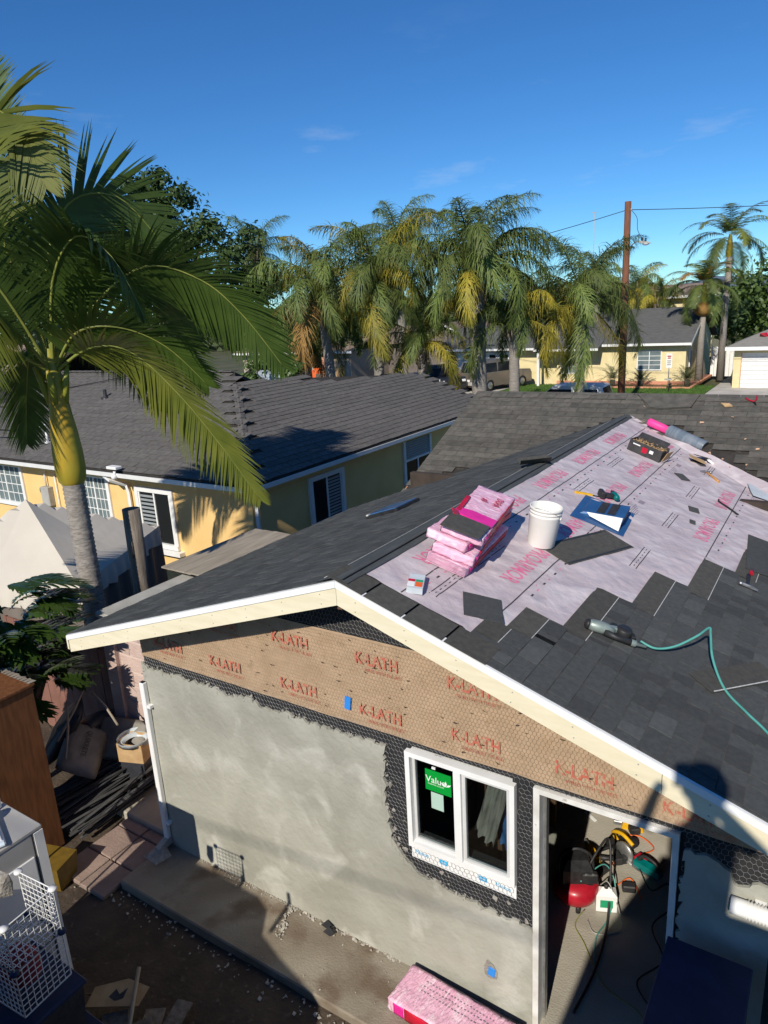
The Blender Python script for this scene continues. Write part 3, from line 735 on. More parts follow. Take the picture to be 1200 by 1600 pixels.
def tabs(n, w=.305, e=.14, t=.006):
    m = MB()
    for i in range(n):
        j = U(-.003, .003)
        m.add([(-.20, i*w+.003, 0), (j, i*w+.003, .009), (j, (i+1)*w-.003, .009), (-.20, (i+1)*w-.003, 0), (-.20, i*w+.003, t*.7), (j, i*w+.003, .009+t), (j, (i+1)*w-.003, .009+t), (-.20, (i+1)*w-.003, t*.7)], [(0,1,2,3),(7,6,5,4),(0,4,5,1),(1,5,6,2),(2,6,7,3),(3,7,4,0)])
    return m.mesh('old_shingle')
random.seed(5)
TAB = {n: [tabs(n) for _ in range(3)] for n in (1, 2, 3)}
cnt = 0; HTAB = tabs(1, .1525)
def torn(x, y): # stripped area behind the underlayment
    return x > 3.35 and y < 7.05-(x-3.35)*.78+.10*math.sin(x*9) and y > yval(x)-.1 and x < 9
for k in range(25):
    y = YR-math.cos(BB)*(.14*(k+1)-.01)
    x = XR-.03-((k % 2)*.1525)
    if k % 2: hp('old_shingle', HTAB, 'shingle_old', FM(XR-.03, y))
    while x < 9.6:
        n = 0; xs = x
        while n < 3:
            c = x+.15; zt = zroof(c) if XE0 < c < XE1 else -9
            if c < XR+.10 or (zt > ZR-SM*(YR-y)+.02) or torn(c, y): x += .305; break
            n += 1; x += .305
        if n:
            me = random.choice(TAB[n]); hp('old_shingle', me, 'shingle_old', FM(xs, y)); cnt += 1
x = XR
while x < 9.5:
    m = MB(); l = .30
    vs = []; 
    for dx, h in ((0, .012), (l, .024)):
        for d in (-.15, -.05, 0, .05, .15): vs.append((x+dx, YR+d, ZR-SM*abs(d)*1.0+h-(.012 if d == 0 else 0)+.004))
    m.add(vs+[p-V((0, 0, .008)) if isinstance(p, V) else (p[0], p[1], p[2]-.008) for p in vs], [(i, i+1, i+6, i+5) for i in range(4)]+[(i+10, i+15, i+16, i+11) for i in range(4)]+[(5+i, 6+i, 16+i, 15+i) for i in range(4)], False)
    hp('ridge_shingle', m, 'shingle_old'); x += .29

# ================================================================ yellow house next door
yh = thing('yellow_house', 'yellow stucco house with dark hip roof and white gutters', 'house', (-7, 9, 0)); YI = Tr(7, -9, 0)
def yp(name, mb, m, parent=None, M=None): return obj(name, mb, m, parent or yh, (YI @ M if M is not None else YI) if parent is None else (M or Matrix()))
YS, EX, EY, EZ = .38, -3.15, 4.95, 2.42
def zfr(y): return EZ+YS*(y-EY)
def zri(x): return EZ+YS*(EX-x)
yp('wall', MB().bb(-18, -3.5, 5.3, 15.2, -.15, 2.36), 'yellow_stucco')
HX, HY = EX-4.15, EY+4.15; HZ = zfr(HY)
tops = [(EX, EY), (HX+.55, HY-.55), (-6.5, 10.65), (-5.98, 11.4), (-5.62, 14.85), (EX, 15.55)]
m = MB(); m.slab([(x, y, zri(x)-.012) for x, y in tops], (0, 0, -.08))
m.slab([(EX, EY, EZ-.012), (HX, HY, HZ-.012), (-18.5, HY, HZ-.012), (-18.5, EY, EZ-.012)], (0, 0, -.08))
m.slab([(HX, HY, HZ-.012), (-18.5, HY, HZ-.012), (-18.5, 14, 2.2), (HX-1, 14, 2.2)], (0, 0, -.08))
m.slab([(HX+.55, HY-.55, zri(HX+.55)-.012), (-6.5, 10.65, zri(-6.5)-.012), (-5.98, 11.4, zri(-5.98)-.012), (-5.62, 14.85, zri(-5.62)-.012), (-9.5, 14.8, 2.2), (-9.5, 9.5, 2.6)], (0, 0, -.05))
m.slab([(-5.62, 14.85, zri(-5.62)-.012), (EX, 15.55, EZ-.012), (-9.5, 15.5, 2.2), (-9.5, 14.8, 2.2)], (0, 0, -.05))
yp('roof_deck', m, 'deck_felt')
# shingle strips with staggered tabs
def strip(n=3, w=.32, e=.17):
    m = MB()
    for i in range(n):
        j = U(0, .018); q = U(0, .006)
        m.add([(-.22, i*w+.004, 0), (j, i*w+.004, .010), (j, (i+1)*w-.004, .010), (-.22, (i+1)*w-.004, 0), (-.22, i*w+.004, .006), (j, i*w+.004, .018+q), (j, (i+1)*w-.004, .018+q), (-.22, (i+1)*w-.004, .006)], [(0,1,2,3),(7,6,5,4),(0,4,5,1),(1,5,6,2),(2,6,7,3),(3,7,4,0)])
    return m
random.seed(9)
STR = [strip().mesh('shingle') for _ in range(5)]
def FYR(x, y): return Tr(x, y, zri(x)) @ Ry(math.atan(YS))
def FYF(x, y): return Tr(x, y, zfr(y)) @ Rz(-PI/2) @ Ry(math.atan(YS))
def left_of(x, y): return inside((x, y), tops)
cy = math.cos(math.atan(YS)); slots = []
k = 0
while True:
    x = EX-cy*(.165*k)
    if x < -6.9: break
    y = EY+(EX-x)-.1+(k % 3)*.31
    while y < 15.4:
        if inside((x-.06, y+.5), tops): slots.append((FYR(x, y), (x, y)))
        y += .97
    k += 1
k = 0
while True:
    y = EY+cy*(.165*k)
    if y > HY-.1: break
    x = EX-(y-EY)-.9-(k % 3)*.31
    while x > -15:
        slots.append((FYF(x, y), (x, y))); x -= .97
    k += 1
cp = V((5.55, -3.97))
slots.sort(key=lambda s: (V(s[1])-cp).length)
for M_, _ in slots[:290]: yp('shingle', random.choice(STR), 'shingle_yellow_house', M=M_)
rest = MB()
for M_, _ in slots[290:]:
    rest.M = M_; n = 3
    for i in range(3):
        j = U(0, .018); q = U(0, .006); w = .32
        rest.add([(-.22, i*w+.004, .006), (j, i*w+.004, .018+q), (j, (i+1)*w-.004, .018+q), (-.22, (i+1)*w-.004, .006), (j, i*w+.004, 0), (j, (i+1)*w-.004, 0)], [(0, 3, 2, 1), (1, 2, 5, 4)])
rest.M = Matrix(); tag(yp('far_shingles', rest, 'shingle_yellow_house'), kind='stuff')
hpv = V((-1, 1, YS)).normalized()
for i in range(17):
    p = V((EX, EY, EZ))+V((-1, 1, YS))*(i*.205); mm = MB()
    a = V((EX, EY, EZ)); d = V((-1, 1, YS))
    f = V((-.11, 0, 0)); s_ = V((0, .11, 0))
    q = p+d*.22
    zf = lambda v: V((v.x, v.y, min(zfr(v.y), zri(v.x))))
    l0, r0, l1, r1 = p+V((-.13, 0, .022)), p+V((0, .13, .022)), q+V((-.13, 0, .016)), q+V((0, .13, .016))
    mm.add([l0, p+V((0, 0, .045)), r0, l1, q+V((0, 0, .028)), r1, l0-V((0, 0, .02)), r0-V((0, 0, .02))], [(0, 1, 4, 3), (1, 2, 5, 4), (0, 6, 7, 2, 1)]); yp('hip_shingle', mm, 'shingle_yellow_house')
x = HX
while x > -14: yp('ridge_shingle', MB().box((x-.15, HY, HZ+.012), (.30, .26, .02), ry=-.04), 'shingle_yellow_house'); x -= .29
# gutters, fascia, downspouts
gp_ = [(0, 0), (.11, .01), (.125, .10), (.105, .10), (.095, .025), (0, .02)]
gR = MB(); gR.slab([(EX-.02+a, EY-.1, EZ-.13+b) for a, b in gp_], (0, 10.55, 0)); yp('gutter', gR, 'white')
gF = MB(); gF.slab([(EX+.09, EY+.02-a, EZ-.13+b) for a, b in gp_], (-15.3, 0, 0)); yp('gutter', gF, 'white')
yp('soffit', MB().bb(-18.4, -3.16, 4.97, 5.3, EZ-.19, EZ-.15).bb(-3.5, -3.17, 5.3, 15.2, EZ-.19, EZ-.15), 'yellow_stucco')
def spout(pts): return MB().tube(pts, .042, 4, smooth=False)
yp('downspout', spout([(-3.10, 5.06, 2.30), (-3.14, 5.16, 2.20), (-3.40, 5.34, 2.06), (-3.44, 5.36, 1.9), (-3.44, 5.36, .05)]), 'white')
yp('downspout', spout([(-7.25, 4.93, 2.30), (-7.1, 4.95, 2.2), (-6.95, 5.22, 2.05), (-6.93, 5.24, 1.9), (-6.93, 5.24, .05)]), 'white')
def ywin(face, a0, a1, z0, z1, kind):
    """window on the front (y) or right (x) wall; built in a local frame with +Y out of the wall"""
    M_ = (Tr(0, 5.3, 0) @ Rz(PI)) if face == 'f' else (Tr(-3.5, 0, 0) @ Rz(-PI/2))
    A, B = (-a1, -a0) if face == 'f' else (-a1, -a0)
    t = .10
    fr = MB().bb(A-t, B+t, 0, .045, z1, z1+t).bb(A-t, B+t, 0, .07, z0-t, z0).bb(A-t, A, 0, .0445, z0, z1).bb(B, B+t, 0, .0445, z0, z1)
    wv = obj('window', fr, 'trim', yh, YI @ M_)
    mid = (A+B)/2
    obj('pane', MB().bb(A, B, .004, .008, z0, z1), 'car_glass' if kind != 'g' else 'curtain', wv)
    if kind == 'g':
        for h in range(2):
            x0 = A if h == 0 else mid; x1 = mid if h == 0 else B
            g_ = MB()
            for i in range(1, 3): g_.bb(x0+(x1-x0)*i/3-.009, x0+(x1-x0)*i/3+.009, .010, .020, z0, z1)
            for i in range(1, 4): g_.bb(x0, x1, .0105, .0195, z0+(z1-z0)*i/4-.009, z0+(z1-z0)*i/4+.009)
            obj('grille', g_, 'white', wv)
        obj('sash_bar', MB().bb(mid-.02, mid+.02, .009, .032, z0, z1), 'white', wv)
    elif kind == 's':
        [obj('sash_bar', MB().bb(q-.02, q+.02, .009, .03, z0, z1), 'white', wv) for q in (A+.02, mid, B-.02)]
        for i in range(12): obj('blind_slat', MB().box(((A+mid)/2 if face == 'r' else (mid+B)/2, .013, z0+.05+i*(z1-z0-.06)/12), ((B-A)/2-.07, .004, .045)), 'blind', wv)
    else:
        zm = z0+(z1-z0)*.5
        obj('sash_bar', MB().bb(A, B, .009, .034, zm-.025, zm+.025), 'white', wv)
        for i in range(8): obj('blind_slat', MB().box((mid, .013, zm+.05+i*(z1-zm-.05)/8), (B-A-.03, .004, .05)), 'blind', wv)
        obj('sash_bar', MB().bb(mid-.02, mid+.02, .009, .03, z0, zm), 'white', wv)
ywin('f', -12.3, -10.98, 1.24, 2.12, 'g'); ywin('f', -8.55, -7.72, 1.15, 2.10, 'g'); ywin('f', -6.68, -5.72, .86, 1.93, 's')
ywin('r', 7.05, 8.07, 1.08, 1.97, 's'); ywin('r', 10.77, 11.97, 1.13, 2.14, 'h')
yp('window_sill', MB().bb(-6.85, -5.5, 5.15, 5.3, .66, .74), 'trim')
m = MB().bb(-10.05, -9.75, 5.16, 5.3, 1.3, 1.75, .01); em = yp('meter_box', m, 'cap_grey'); obj('meter_dial', MB().lathe([(0, .0), (.10, 0), (.10, .07), (.08, .10), (0, .10)], 16, (-10.18, 5.28, 1.62), 'Y'), 'steel', em)
yp('conduit', MB().tube([(-9.9, 5.24, 2.3), (-9.9, 5.24, 1.75)], .02, 6).tube([(-9.55, 5.26, 2.3), (-9.55, 5.26, .4)], .015, 6), 'trim')
vp = yp('vent_pipe', MB().lathe([(.11, -.12), (.10, .02), (.05, .05), (.05, .34), (0, .34)], 12, (-7.95, 8.1, zfr(8.1))), 'dark_metal')
vp2 = yp('vent_pipe', MB().lathe([(.13, -.06), (.11, .02), (.045, .05), (.045, .22), (0, .22)], 12, (-10.6, 7.7, zfr(7.7))), 'dark_metal')
solo('security_camera', MB().box((0, 0, .06), (.30, .16, .06), bev=.01).tube([(0, 0, -.02), (0, -.02, -.10)], .03, 8).sph((0, -.03, -.13), .06), 'white', 'white security camera mounted on the gutter of the yellow house', 'camera', Tr(-6.75, 4.85, 2.45))
an = thing('antenna_mast', 'short white antenna mast with looped black cable on the dark hip roof', 'antenna', Tr(-10.2, 5.65, zfr(5.65)))
obj('mast', MB().tube([(0, 0, 0), (0, .02, .36)], .03, 8).box((-.09, 0, .40), (.16, .1, .08), bev=.02).box((0, 0, .01), (.16, .12, .03)), 'white', an)
obj('loop', MB().tube(bez([(0, 0, .36), (-.3, .05, .32), (-.42, 0, .1), (-.2, -.1, .04), (.1, -.15, .03), (0, -.3, .0)], 8), .012, 5), 'cable', an)
ga = thing('gable_vent_wall', 'pale blue gable end with dark roof edges behind the yellow house', 'gable', (-10.5, 13.8, 0))
ax_ = V((1.10, .98, 0)); gb = MB(); c0 = V((-.55, -.48, 2.7)); 
gb.slab([V((-.75, -.6, 2.6)), V((.75, .65, 2.6)), V((.75, .65, 3.2)), V((.07, .1, 3.82)), V((-.75, -.6, 3.1))], (-.05, .06, 0)); obj('wall', gb, 'blue_wall', ga)
rb = MB(); rb.slab([V((-.95, -.85, 3.02)), V((.08, .06, 3.92)), V((.08, .06, 3.84)), V((-.95, -.85, 2.94))], (-1.5, 1.6, 0)); rb.slab([V((.08, .06, 3.92)), V((1.0, .85, 3.1)), V((1.0, .85, 3.02)), V((.08, .06, 3.84))], (-1.5, 1.6, 0)); obj('roof', rb, 'deck_felt', ga)

# ================================================================ walls, tent, post beside the house
bw = thing('block_wall', 'grey capped block wall running back behind the eave', 'wall', (-1.62, 1.4, 0))
obj('core', MB().bb(-.10, .10, -.70, .75, -.15, 1.93), 'pink_block', bw); obj('cap', MB().bb(-.125, .125, -.72, .78, 1.93, 2.0, .008), 'cap_grey', bw)
pw = thing('pink_block_wall', 'pink painted block wall with pale joints below the eave', 'wall', (-.85, .75, 0))
obj('mortar', MB().bb(-.86, .83, .012, .14, -.15, 1.9), 'mortar', pw)
for r in range(10):
    x = -.86-(.2 if r % 2 else 0)
    while x < .82:
        a, b = max(x+.005, -.86), min(x+.395, .83)
        if b-a > .05: obj('block', MB().bb(a, b, 0, .13, -.145+r*.203+.006, -.145+(r+1)*.203-.006, .006), 'pink_block', pw)
        x += .4
fw_ = thing('brown_fence', 'dark reddish brown board fence in the palm shade', 'fence', (-3.0, .82, 0))
for i in range(13): obj('board', MB().bb(-1.28+i*.185, -1.28+i*.185+.18, U(0, .008), .03, -.15, 1.42+U(-.01, .01)), 'brown_wall', fw_)
obj('rail', MB().bb(-1.28, 1.13, .031, .08, 1.1, 1.2).bb(-1.28, 1.13, .031, .08, .2, .3), 'brown_wall', fw_)
sh = thing('lean_to_shed', 'weathered board shed roof between the two houses', 'shed', (-1.3, 2.85, 0))
obj('shed_wall', MB().bb(-.5, .45, -.75, .8, -.15, 1.95), 'tan_wall', sh)
for i in range(7): obj('plank', MB().box((-.60+i*.19, 0, 2.10+.0*i), (.186, 1.86, .02), ry=.03+U(-.01, .01), rx=U(-.006, .006)), 'wood_board', sh)
tn_ = thing('canopy_tent', 'beige fabric canopy tent with scalloped valance', 'tent', Tr(-5.02, 1.95, 0) @ Rz(math.atan2(2.48, -1.33)))
S_ = 1.45
vs = []; fs = []; n = 16
def tz(u, v):
    d = max(abs(u), abs(v)); return 2.75-.92*d-.05*math.sin(PI*d)*(1-min(abs(u), abs(v))/max(d, .01))+.004*noise.noise(V((u*3, v*3, 0)))
for i in range(n+1):
    for j in range(n+1): u = -1+2*i/n; v = -1+2*j/n; vs.append((u*S_, v*S_, tz(u, v)))
for i in range(n):
    for j in range(n): a = i*(n+1)+j; fs.append((a, a+n+1, a+n+2, a+1))
m = MB(); m.add(vs, fs, False); obj('canopy', m, 'tent', tn_)
for s_, (ux, uy) in enumerate(((1, 0), (0, 1), (-1, 0), (0, -1))):
    m = MB(); vs = []; fs = []; k = 36
    for i in range(k+1):
        t = -1+2*i/k; b = V((ux*S_+(-uy)*t*S_, uy*S_+ux*t*S_, 0)); o_ = V((ux, uy, 0))
        z = tz(ux+(-uy)*t, uy+ux*t)
        vs += [b+V((0, 0, z+.004)), b+o_*(.025+.018*math.sin(i*1.7))+V((0, 0, z-.14)), b+o_*(.03+.035*math.sin(i*1.7))+V((0, 0, z-.27+.03*math.sin(i*.9)))]
    for i in range(k):
        for q in (0, 1): a = i*3+q; fs.append((a, a+3, a+4, a+1))
    m.add(vs, fs, True); obj('valance', m, 'tent', tn_)
    m = MB(); vs = []; fs = []
    for i in range(k+1):
        t = -1+2*i/k; b = V((ux*S_+(-uy)*t*S_, uy*S_+ux*t*S_, 0))*.985; o_ = V((ux, uy, 0))*.03*math.sin(i*1.1)
        vs += [b+o_+V((0, 0, 1.72)), b+o_*1.6+V((0, 0, .9)), b+o_*2+V((0, 0, -.1))]
    for i in range(k):
        for q in (0, 1): a = i*3+q; fs.append((a, a+3, a+4, a+1))
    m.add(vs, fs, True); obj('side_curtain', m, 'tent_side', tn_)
for ux in (-1, 1):
    for uy in (-1, 1): obj('leg', MB().tube([(ux*1.40, uy*1.40, -.15), (ux*1.40, uy*1.40, 1.83)], .022, 6), 'steel', tn_)
m = MB(); m.tube([(0, 0, -.15), (.0, .02, .8), (-.01, .0, 1.8), (0, .01, 2.86)], [.135, .125, .120, .118], 14)
for i in range(5): a = i*1.3; m.tube([(.12*math.cos(a), .12*math.sin(a), .2+i*.5), (.125*math.cos(a), .125*math.sin(a), .75+i*.42)], .018, 5)
solo('wooden_post', m, 'wood_old', 'weathered cut off tree trunk post beside the tent', 'post', Tr(-2.5, 1.95, 0))

# ================================================================ palms
def leaflets(m, pts, n, lmax, w, side_el, sweep, droop, start=.14, tipf=.35, seed=0, segs=3, jit=.15, roll=0):
    """feather leaf along the curve pts: strips leaving both sides of the midrib"""
    rnd = random.Random(seed); N = len(pts)
    for i in range(n):
        t = start+(1-start)*(i+.5)/n; f = t*(N-1); a = int(min(f, N-2)); p = pts[a].lerp(pts[a+1], f-a)
        T = (pts[min(a+2, N-1)]-pts[max(a-1, 0)]).normalized()
        S = T.cross(V((0, 0, 1)));
        if S.length < .15: S = T.cross(V((1, .3, 0)))
        S.normalize(); Nn = S.cross(T).normalized()
        if roll: S, Nn = S*math.cos(roll)+Nn*math.sin(roll), Nn*math.cos(roll)-S*math.sin(roll)
        q = (t-start)/(1-start)
        L = lmax*(math.sin(PI*(q*.80+.16))**.7)*(1 if q < .8 else 1-(q-.8)*tipf*3)
        for sd in (-1, 1):
            el = side_el+rnd.uniform(-jit, jit); sw = sweep+q*.55+rnd.uniform(-jit, jit)*.6
            d = (S*sd*math.cos(el)+Nn*math.sin(el))*math.cos(sw)+T*math.sin(sw); d.normalize()
            wd = d.cross(Nn).normalized()*w*.5
            if wd.length < 1e-5: continue
            l = L*rnd.uniform(.88, 1.08); dr = droop*rnd.uniform(.7, 1.3); vs = []; c = p.copy(); dd = d.copy()
            for k in range(segs+1):
                ww = wd*(1.0 if k == 0 else (1.15 if k < segs-1 else .65) if k < segs else .04)
                vs += [c-ww, c+ww]; dd = (dd+V((0, 0, -dr*l/segs*(1+k*.6)))).normalized(); c = c+dd*(l/segs)
            m.add(vs, [(2*k, 2*k+1, 2*k+3, 2*k+2) for k in range(segs)])
def frond_obj(pts, parent, leafm, n, lmax, w, side_el, sweep, droop, seed, rr=.02, rm='rachis', **k):
    pts = bez(pts, 6); m = MB(); leaflets(m, pts, n, lmax, w, side_el, sweep, droop, seed=seed, **k)
    o = obj('frond', m, leafm, parent)
    r = MB(); r.tube(pts, [rr*(1-.8*i/(len(pts)-1)) for i in range(len(pts))], 5); obj('midrib', r, rm, o)
    return o
# --- the king palm beside the eave
kp = thing('king_palm', 'tall king palm with swollen yellow green crownshaft left of the eave', 'palm tree', (-2.45, 1.15, 0))
tp = [(0, 0, -.15), (.01, .01, .8), (0, .02, 1.8), (.01, .01, 2.7), (0, 0, 3.42)]
prof = []; z = -.15
m = MB(); rr = []; zz = []
i = 0
while z < 3.44:
    base = .142-.014*(z/3.4); ring = .006*(1 if i % 2 else -1); zz.append(z); rr.append(base+ring); z += .022+.006*(i % 3); i += 1
m.lathe(list(zip(rr, zz)), 26); obj('trunk', m, 'palm_trunk', kp)
m = MB(); m.lathe([(.125, 3.40), (.162, 3.45), (.180, 3.60), (.178, 3.80), (.158, 4.05), (.132, 4.25), (.112, 4.45), (.096, 4.65), (.080, 4.85), (.05, 5.05)], 28); cs = obj('crownshaft', m, 'crownshaft', kp)
m = MB()
for a in (.4, 2.3, 4.1, 5.4):
    m.tube([(.10*math.cos(a), .10*math.sin(a), 4.4), (.13*math.cos(a), .13*math.sin(a), 4.62), (.20*math.cos(a), .20*math.sin(a), 4.85)], [.03, .045, .02], 6)
obj('leaf_sheath', m, 'crownshaft', cs)
CR = V((0, 0, 4.75))
camd = V((.84, -.54, 0))      # towards the camera
rgt = V((.54, .84, 0))        # to the right in the picture
def PF(*q): return [CR+rgt*a+camd*b+V((0, 0, c)) for a, b, c in q]
KF = [ # right, towards camera, up from the crown
 (PF((0,0,0),(.10,.05,1.1),(.45,.1,1.86),(1.0,.1,1.95),(1.45,.05,1.45)), 'frond', .25, .95),
 (PF((0,0,0),(.55,.35,.75),(1.15,.5,1.15),(1.75,.6,.98),(2.2,.65,.55),(2.65,.65,-.10)), 'frond', -.15, 1.05),
 (PF((0,0,0),(.42,.40,.28),(.85,.55,.22),(1.3,.62,-.28),(1.75,.6,-.98),(2.2,.55,-1.78)), 'frond_light', -.25, .95),
 (PF((0,0,0),(-.25,.2,1.4),(-.30,.3,2.3),(-.10,.4,2.72),(.12,.4,2.45),(.25,.4,2.0)), 'frond_light', -.2, .95),
 (PF((0,0,0),(-.20,-.2,1.6),(-.28,-.25,2.6),(-.18,-.2,3.35)), 'frond', .45, .85),
 (PF((0,0,0),(-.35,.3,.9),(-.75,.5,1.5),(-1.3,.6,1.3),(-1.7,.6,.6)), 'frond', -.1, 1.05),
 (PF((0,0,0),(-.35,.55,.6),(-.55,1.0,.75),(-.75,1.5,.45),(-.9,1.9,-.2)), 'frond_light', -.3, .95),
 (PF((0,0,0),(.0,-.5,.9),(.15,-1.1,1.3),(.3,-1.8,1.1),(.4,-2.3,.5)), 'frond', .0, 1.0),
 (PF((0,0,0),(.45,-.45,.8),(1.0,-.9,1.1),(1.6,-1.3,.8),(2.0,-1.6,.1)), 'frond', .0, 1.0),
 (PF((0,0,0),(-.45,-.4,.8),(-1.0,-.9,1.0),(-1.6,-1.3,.6),(-1.9,-1.5,0)), 'frond', .0, 1.0),
 (PF((0,0,0),(-.5,.2,.35),(-1.0,.4,.3),(-1.5,.5,-.25),(-1.9,.5,-1.0)), 'frond', -.2, 1.0),
 (PF((0,0,0),(.25,-.3,.5),(.7,-.7,.45),(1.2,-1.0,-.05),(1.5,-1.2,-.7)), 'frond', -.2, 1.0),
 (PF((0,0,0),(.15,.35,1.0),(.45,.8,1.45),(.75,1.2,1.2),(.95,1.5,.6)), 'frond', -.1, .95),
 (PF((0,0,0),(.30,.35,.45),(.75,.55,.50),(1.25,.6,.25),(1.7,.55,-.25)), 'frond', -.1, .85),
 (PF((0,0,0),(.25,-.5,1.2),(.6,-1.0,1.9),(1.0,-1.5,1.9),(1.4,-1.9,1.3)), 'frond', .1, .95),
 (PF((0,0,0),(-.5,.1,1.2),(-1.0,.2,1.9),(-1.6,.2,2.0),(-2.1,.2,1.4)), 'frond', 0, 1.0),
 (PF((0,0,0),(.35,.1,.9),(.8,.1,1.3),(1.3,0,1.3),(1.8,-.1,.9),(2.2,-.2,.3)), 'frond', -.1, 1.0),
 (PF((0,0,0),(-.1,-.45,.35),(-.25,-.95,.2),(-.4,-1.4,-.4),(-.5,-1.6,-1.0)), 'frond', -.2, .9),
]
ROLL = {0: (1.35, .10), 1: (.9, .26), 2: (.75, .25), 3: (1.2, .22), 4: (1.35, .08), 5: (-.9, .22), 6: (.5, .25), 12: (.6, .25), 13: (.8, .22), 15: (1.2, .15), 18: (.9, .22)}
for i, (q, mm, el, ll) in enumerate(KF):
    rl, dr_ = ROLL.get(i, (.3, .24)); frond_obj(q, kp, mm, 110, ll*.88, .026, 0 if i in (0, 4) else el, .42, dr_, 40+i, .022, segs=4, jit=.08, roll=rl)
# --- queen palms: shared leaf meshes, one object for each leaf
def qpts(L, el0, bend, n=14):
    p = V((0, 0, 0)); o = [p.copy()]; e = el0
    for i in range(n): p = p+V((math.cos(e), 0, math.sin(e)))*(L/n); e -= bend/n*(1+1.1*i/n); o.append(p.copy())
    return o
QM = {}
for cls, (el0, bend) in enumerate(((1.5, 1.25), (1.2, 1.7), (.9, 2.0), (.45, 1.9), (.0, 1.45), (-.6, .85))):
    for v in range(2):
        m = MB(); leaflets(m, qpts(3.6, el0+v*.09, bend*(1+.08*v)), 120, .95, .023, -.15, .42, 1.35, start=.10, seed=cls*7+v, jit=.95, segs=3)
        r = MB(); r.tube(qpts(3.6, el0+v*.09, bend*(1+.08*v)), [.035*(1-.85*i/14) for i in range(15)], 4); m.add([p for p in r.v], r.f)
        QM[cls, v] = m.mesh('frond')
def queen(label, base, H, n, L, tr=.20, gold=.2, dry=0, seed=1, group='queen palms along the street', lean=(0, 0), mc=5):
    rnd = random.Random(seed); t = thing('queen_palm', label, 'palm tree', (*base, 0), group)
    m = MB(); prof = []; k = int(H/.16)
    for i in range(k+1):
        q = i/k; prof.append((tr*(1.15-.2*q)+.012*(i % 2), -.15+(H+.15)*q))
    m.tube([(lean[0]*(z/H)**2, lean[1]*(z/H)**2, z) for r, z in prof], [r for r, z in prof], 12); obj('trunk', m, 'queen_trunk', t)
    top = V((lean[0], lean[1], H)); m = MB()
    for i in range(16):
        a = i*2.399; z = -.9+i*.075; r = tr*1.02
        m.tube([top+V((r*math.cos(a), r*math.sin(a), z-.1)), top+V(((r+.09)*math.cos(a), (r+.09)*math.sin(a), z+.28)), top+V(((r+.22)*math.cos(a), (r+.22)*math.sin(a), z+.62))], [.07, .055, .02], 5)
    obj('leaf_boots', m, 'queen_boot', t)
    for i in range(n):
        cls = min(mc, int((mc+1)*(i+.5)/n)); a = i*2.399+rnd.uniform(-.3, .3); s = L/3.6*rnd.uniform(.85, 1.1)
        me = QM[cls, rnd.randint(0, 1)]; pick = rnd.random()
        mm = 'queen_dry' if pick < dry and cls >= 3 else 'queen_gold' if pick < gold*(.4+.28*cls) else 'queen_frond'
        o = D.objects.new('frond', me); COL.objects.link(o); o.parent = t
        o.matrix_basis = Tr(top) @ Rz(a) @ Rx(rnd.uniform(-.3, .3)) @ Matrix.Scale(s, 4)
        if not me.materials: me.materials.append(MATS['queen_frond'])
        o.material_slots[0].link = 'OBJECT'; o.material_slots[0].material = MATS[mm]
queen('tall queen palm with shaggy trunk in front of the tan SUV', (-7.3, 23.1), 6.3, 30, 4.6, .28, .08, seed=3, mc=3)
queen('queen palm with golden tips right of the tall central palm', (-6.1, 23.9), 4.6, 16, 3.4, .20, .35, seed=9, mc=4)
queen('queen palm with one long frond drooping beside the utility pole', (-4.1, 26.2), 5.1, 22, 3.9, .18, .38, seed=14)
queen('queen palm with curved trunk and dry brown frond left of centre', (-12.5, 20.0), 5.8, 24, 3.9, .19, .20, .12, seed=5, lean=(-.35, 0), mc=4)
queen('queen palm with bright golden crown in the middle of the row', (-10.9, 21.1), 6.1, 26, 4.1, .19, .50, .02, seed=8, mc=4)
queen('low queen palm with yellow fronds hanging beside the grey house', (-9.5, 22.2), 3.7, 18, 3.1, .17, .55, .03, seed=12, mc=4)
queen('tallest queen palm peaking behind the golden crowned one', (-15.4, 30.5), 8.3, 26, 3.8, .2, .05, seed=17)
queen('low queen palm with yellow fronds over the open garage house', (-14.6, 20.9), 3.6, 16, 3.0, .17, .55, .15, seed=19, mc=4)
queen('small distant queen palm between the big tree and the palm row', (-26, 31), 8.8, 18, 3.4, .18, .0, seed=23)
queen('distant queen palm just left of the utility pole', (-8.8, 44), 6.3, 22, 3.2, .2, .05, seed=27)
queen('distant queen palm just right of the utility pole', (-8.1, 52), 5.4, 22, 3.4, .2, .25, seed=29)
queen('distant queen palm with golden fronds above the cream house roof', (-6.6, 51), 4.6, 18, 3.2, .2, .55, seed=31)
# --- pair of king palms by the cream house
def king_far(label, base, H, L, seed, gold=.2):
    rnd = random.Random(seed); t = thing('king_palm', label, 'palm tree', (*base, 0))
    obj('trunk', MB().tube([(0, 0, -.1), (0, 0, H*.5), (.04, 0, H-1)], [.24, .18, .16], 12), 'palm_trunk', t)
    obj('crownshaft', MB().lathe([(.16, H-1.05), (.20, H-.8), (.15, H-.2), (.08, H+.25)], 12), 'crownshaft', t)
    obj('seed_stalks', MB().sph((0, 0, H-1.35), .55, 10, 7, (1, 1, .75)), 'queen_dry', t) if seed == 1 else None
    for i in range(22):
        cls = min(4, int(5*(i+.5)/22)); a = i*2.399; e0 = (1.4, 1.0, .6, .2, -.4)[cls]; m = MB()
        leaflets(m, qpts(L*rnd.uniform(.9, 1.1), e0, 1.35), 46, .75, .05, -.05, .4, .35, seed=seed*50+i, segs=2)
        obj('frond', m, rnd.choice(('frond_light', 'queen_frond', 'queen_frond')) if rnd.random() > gold*.3 else 'queen_dry', t, Tr(0, 0, H) @ Rz(a))
king_far('king palm with pale seed stalks in front of the cream gable', (-2.25, 43.4), 5.6, 2.7, 1)
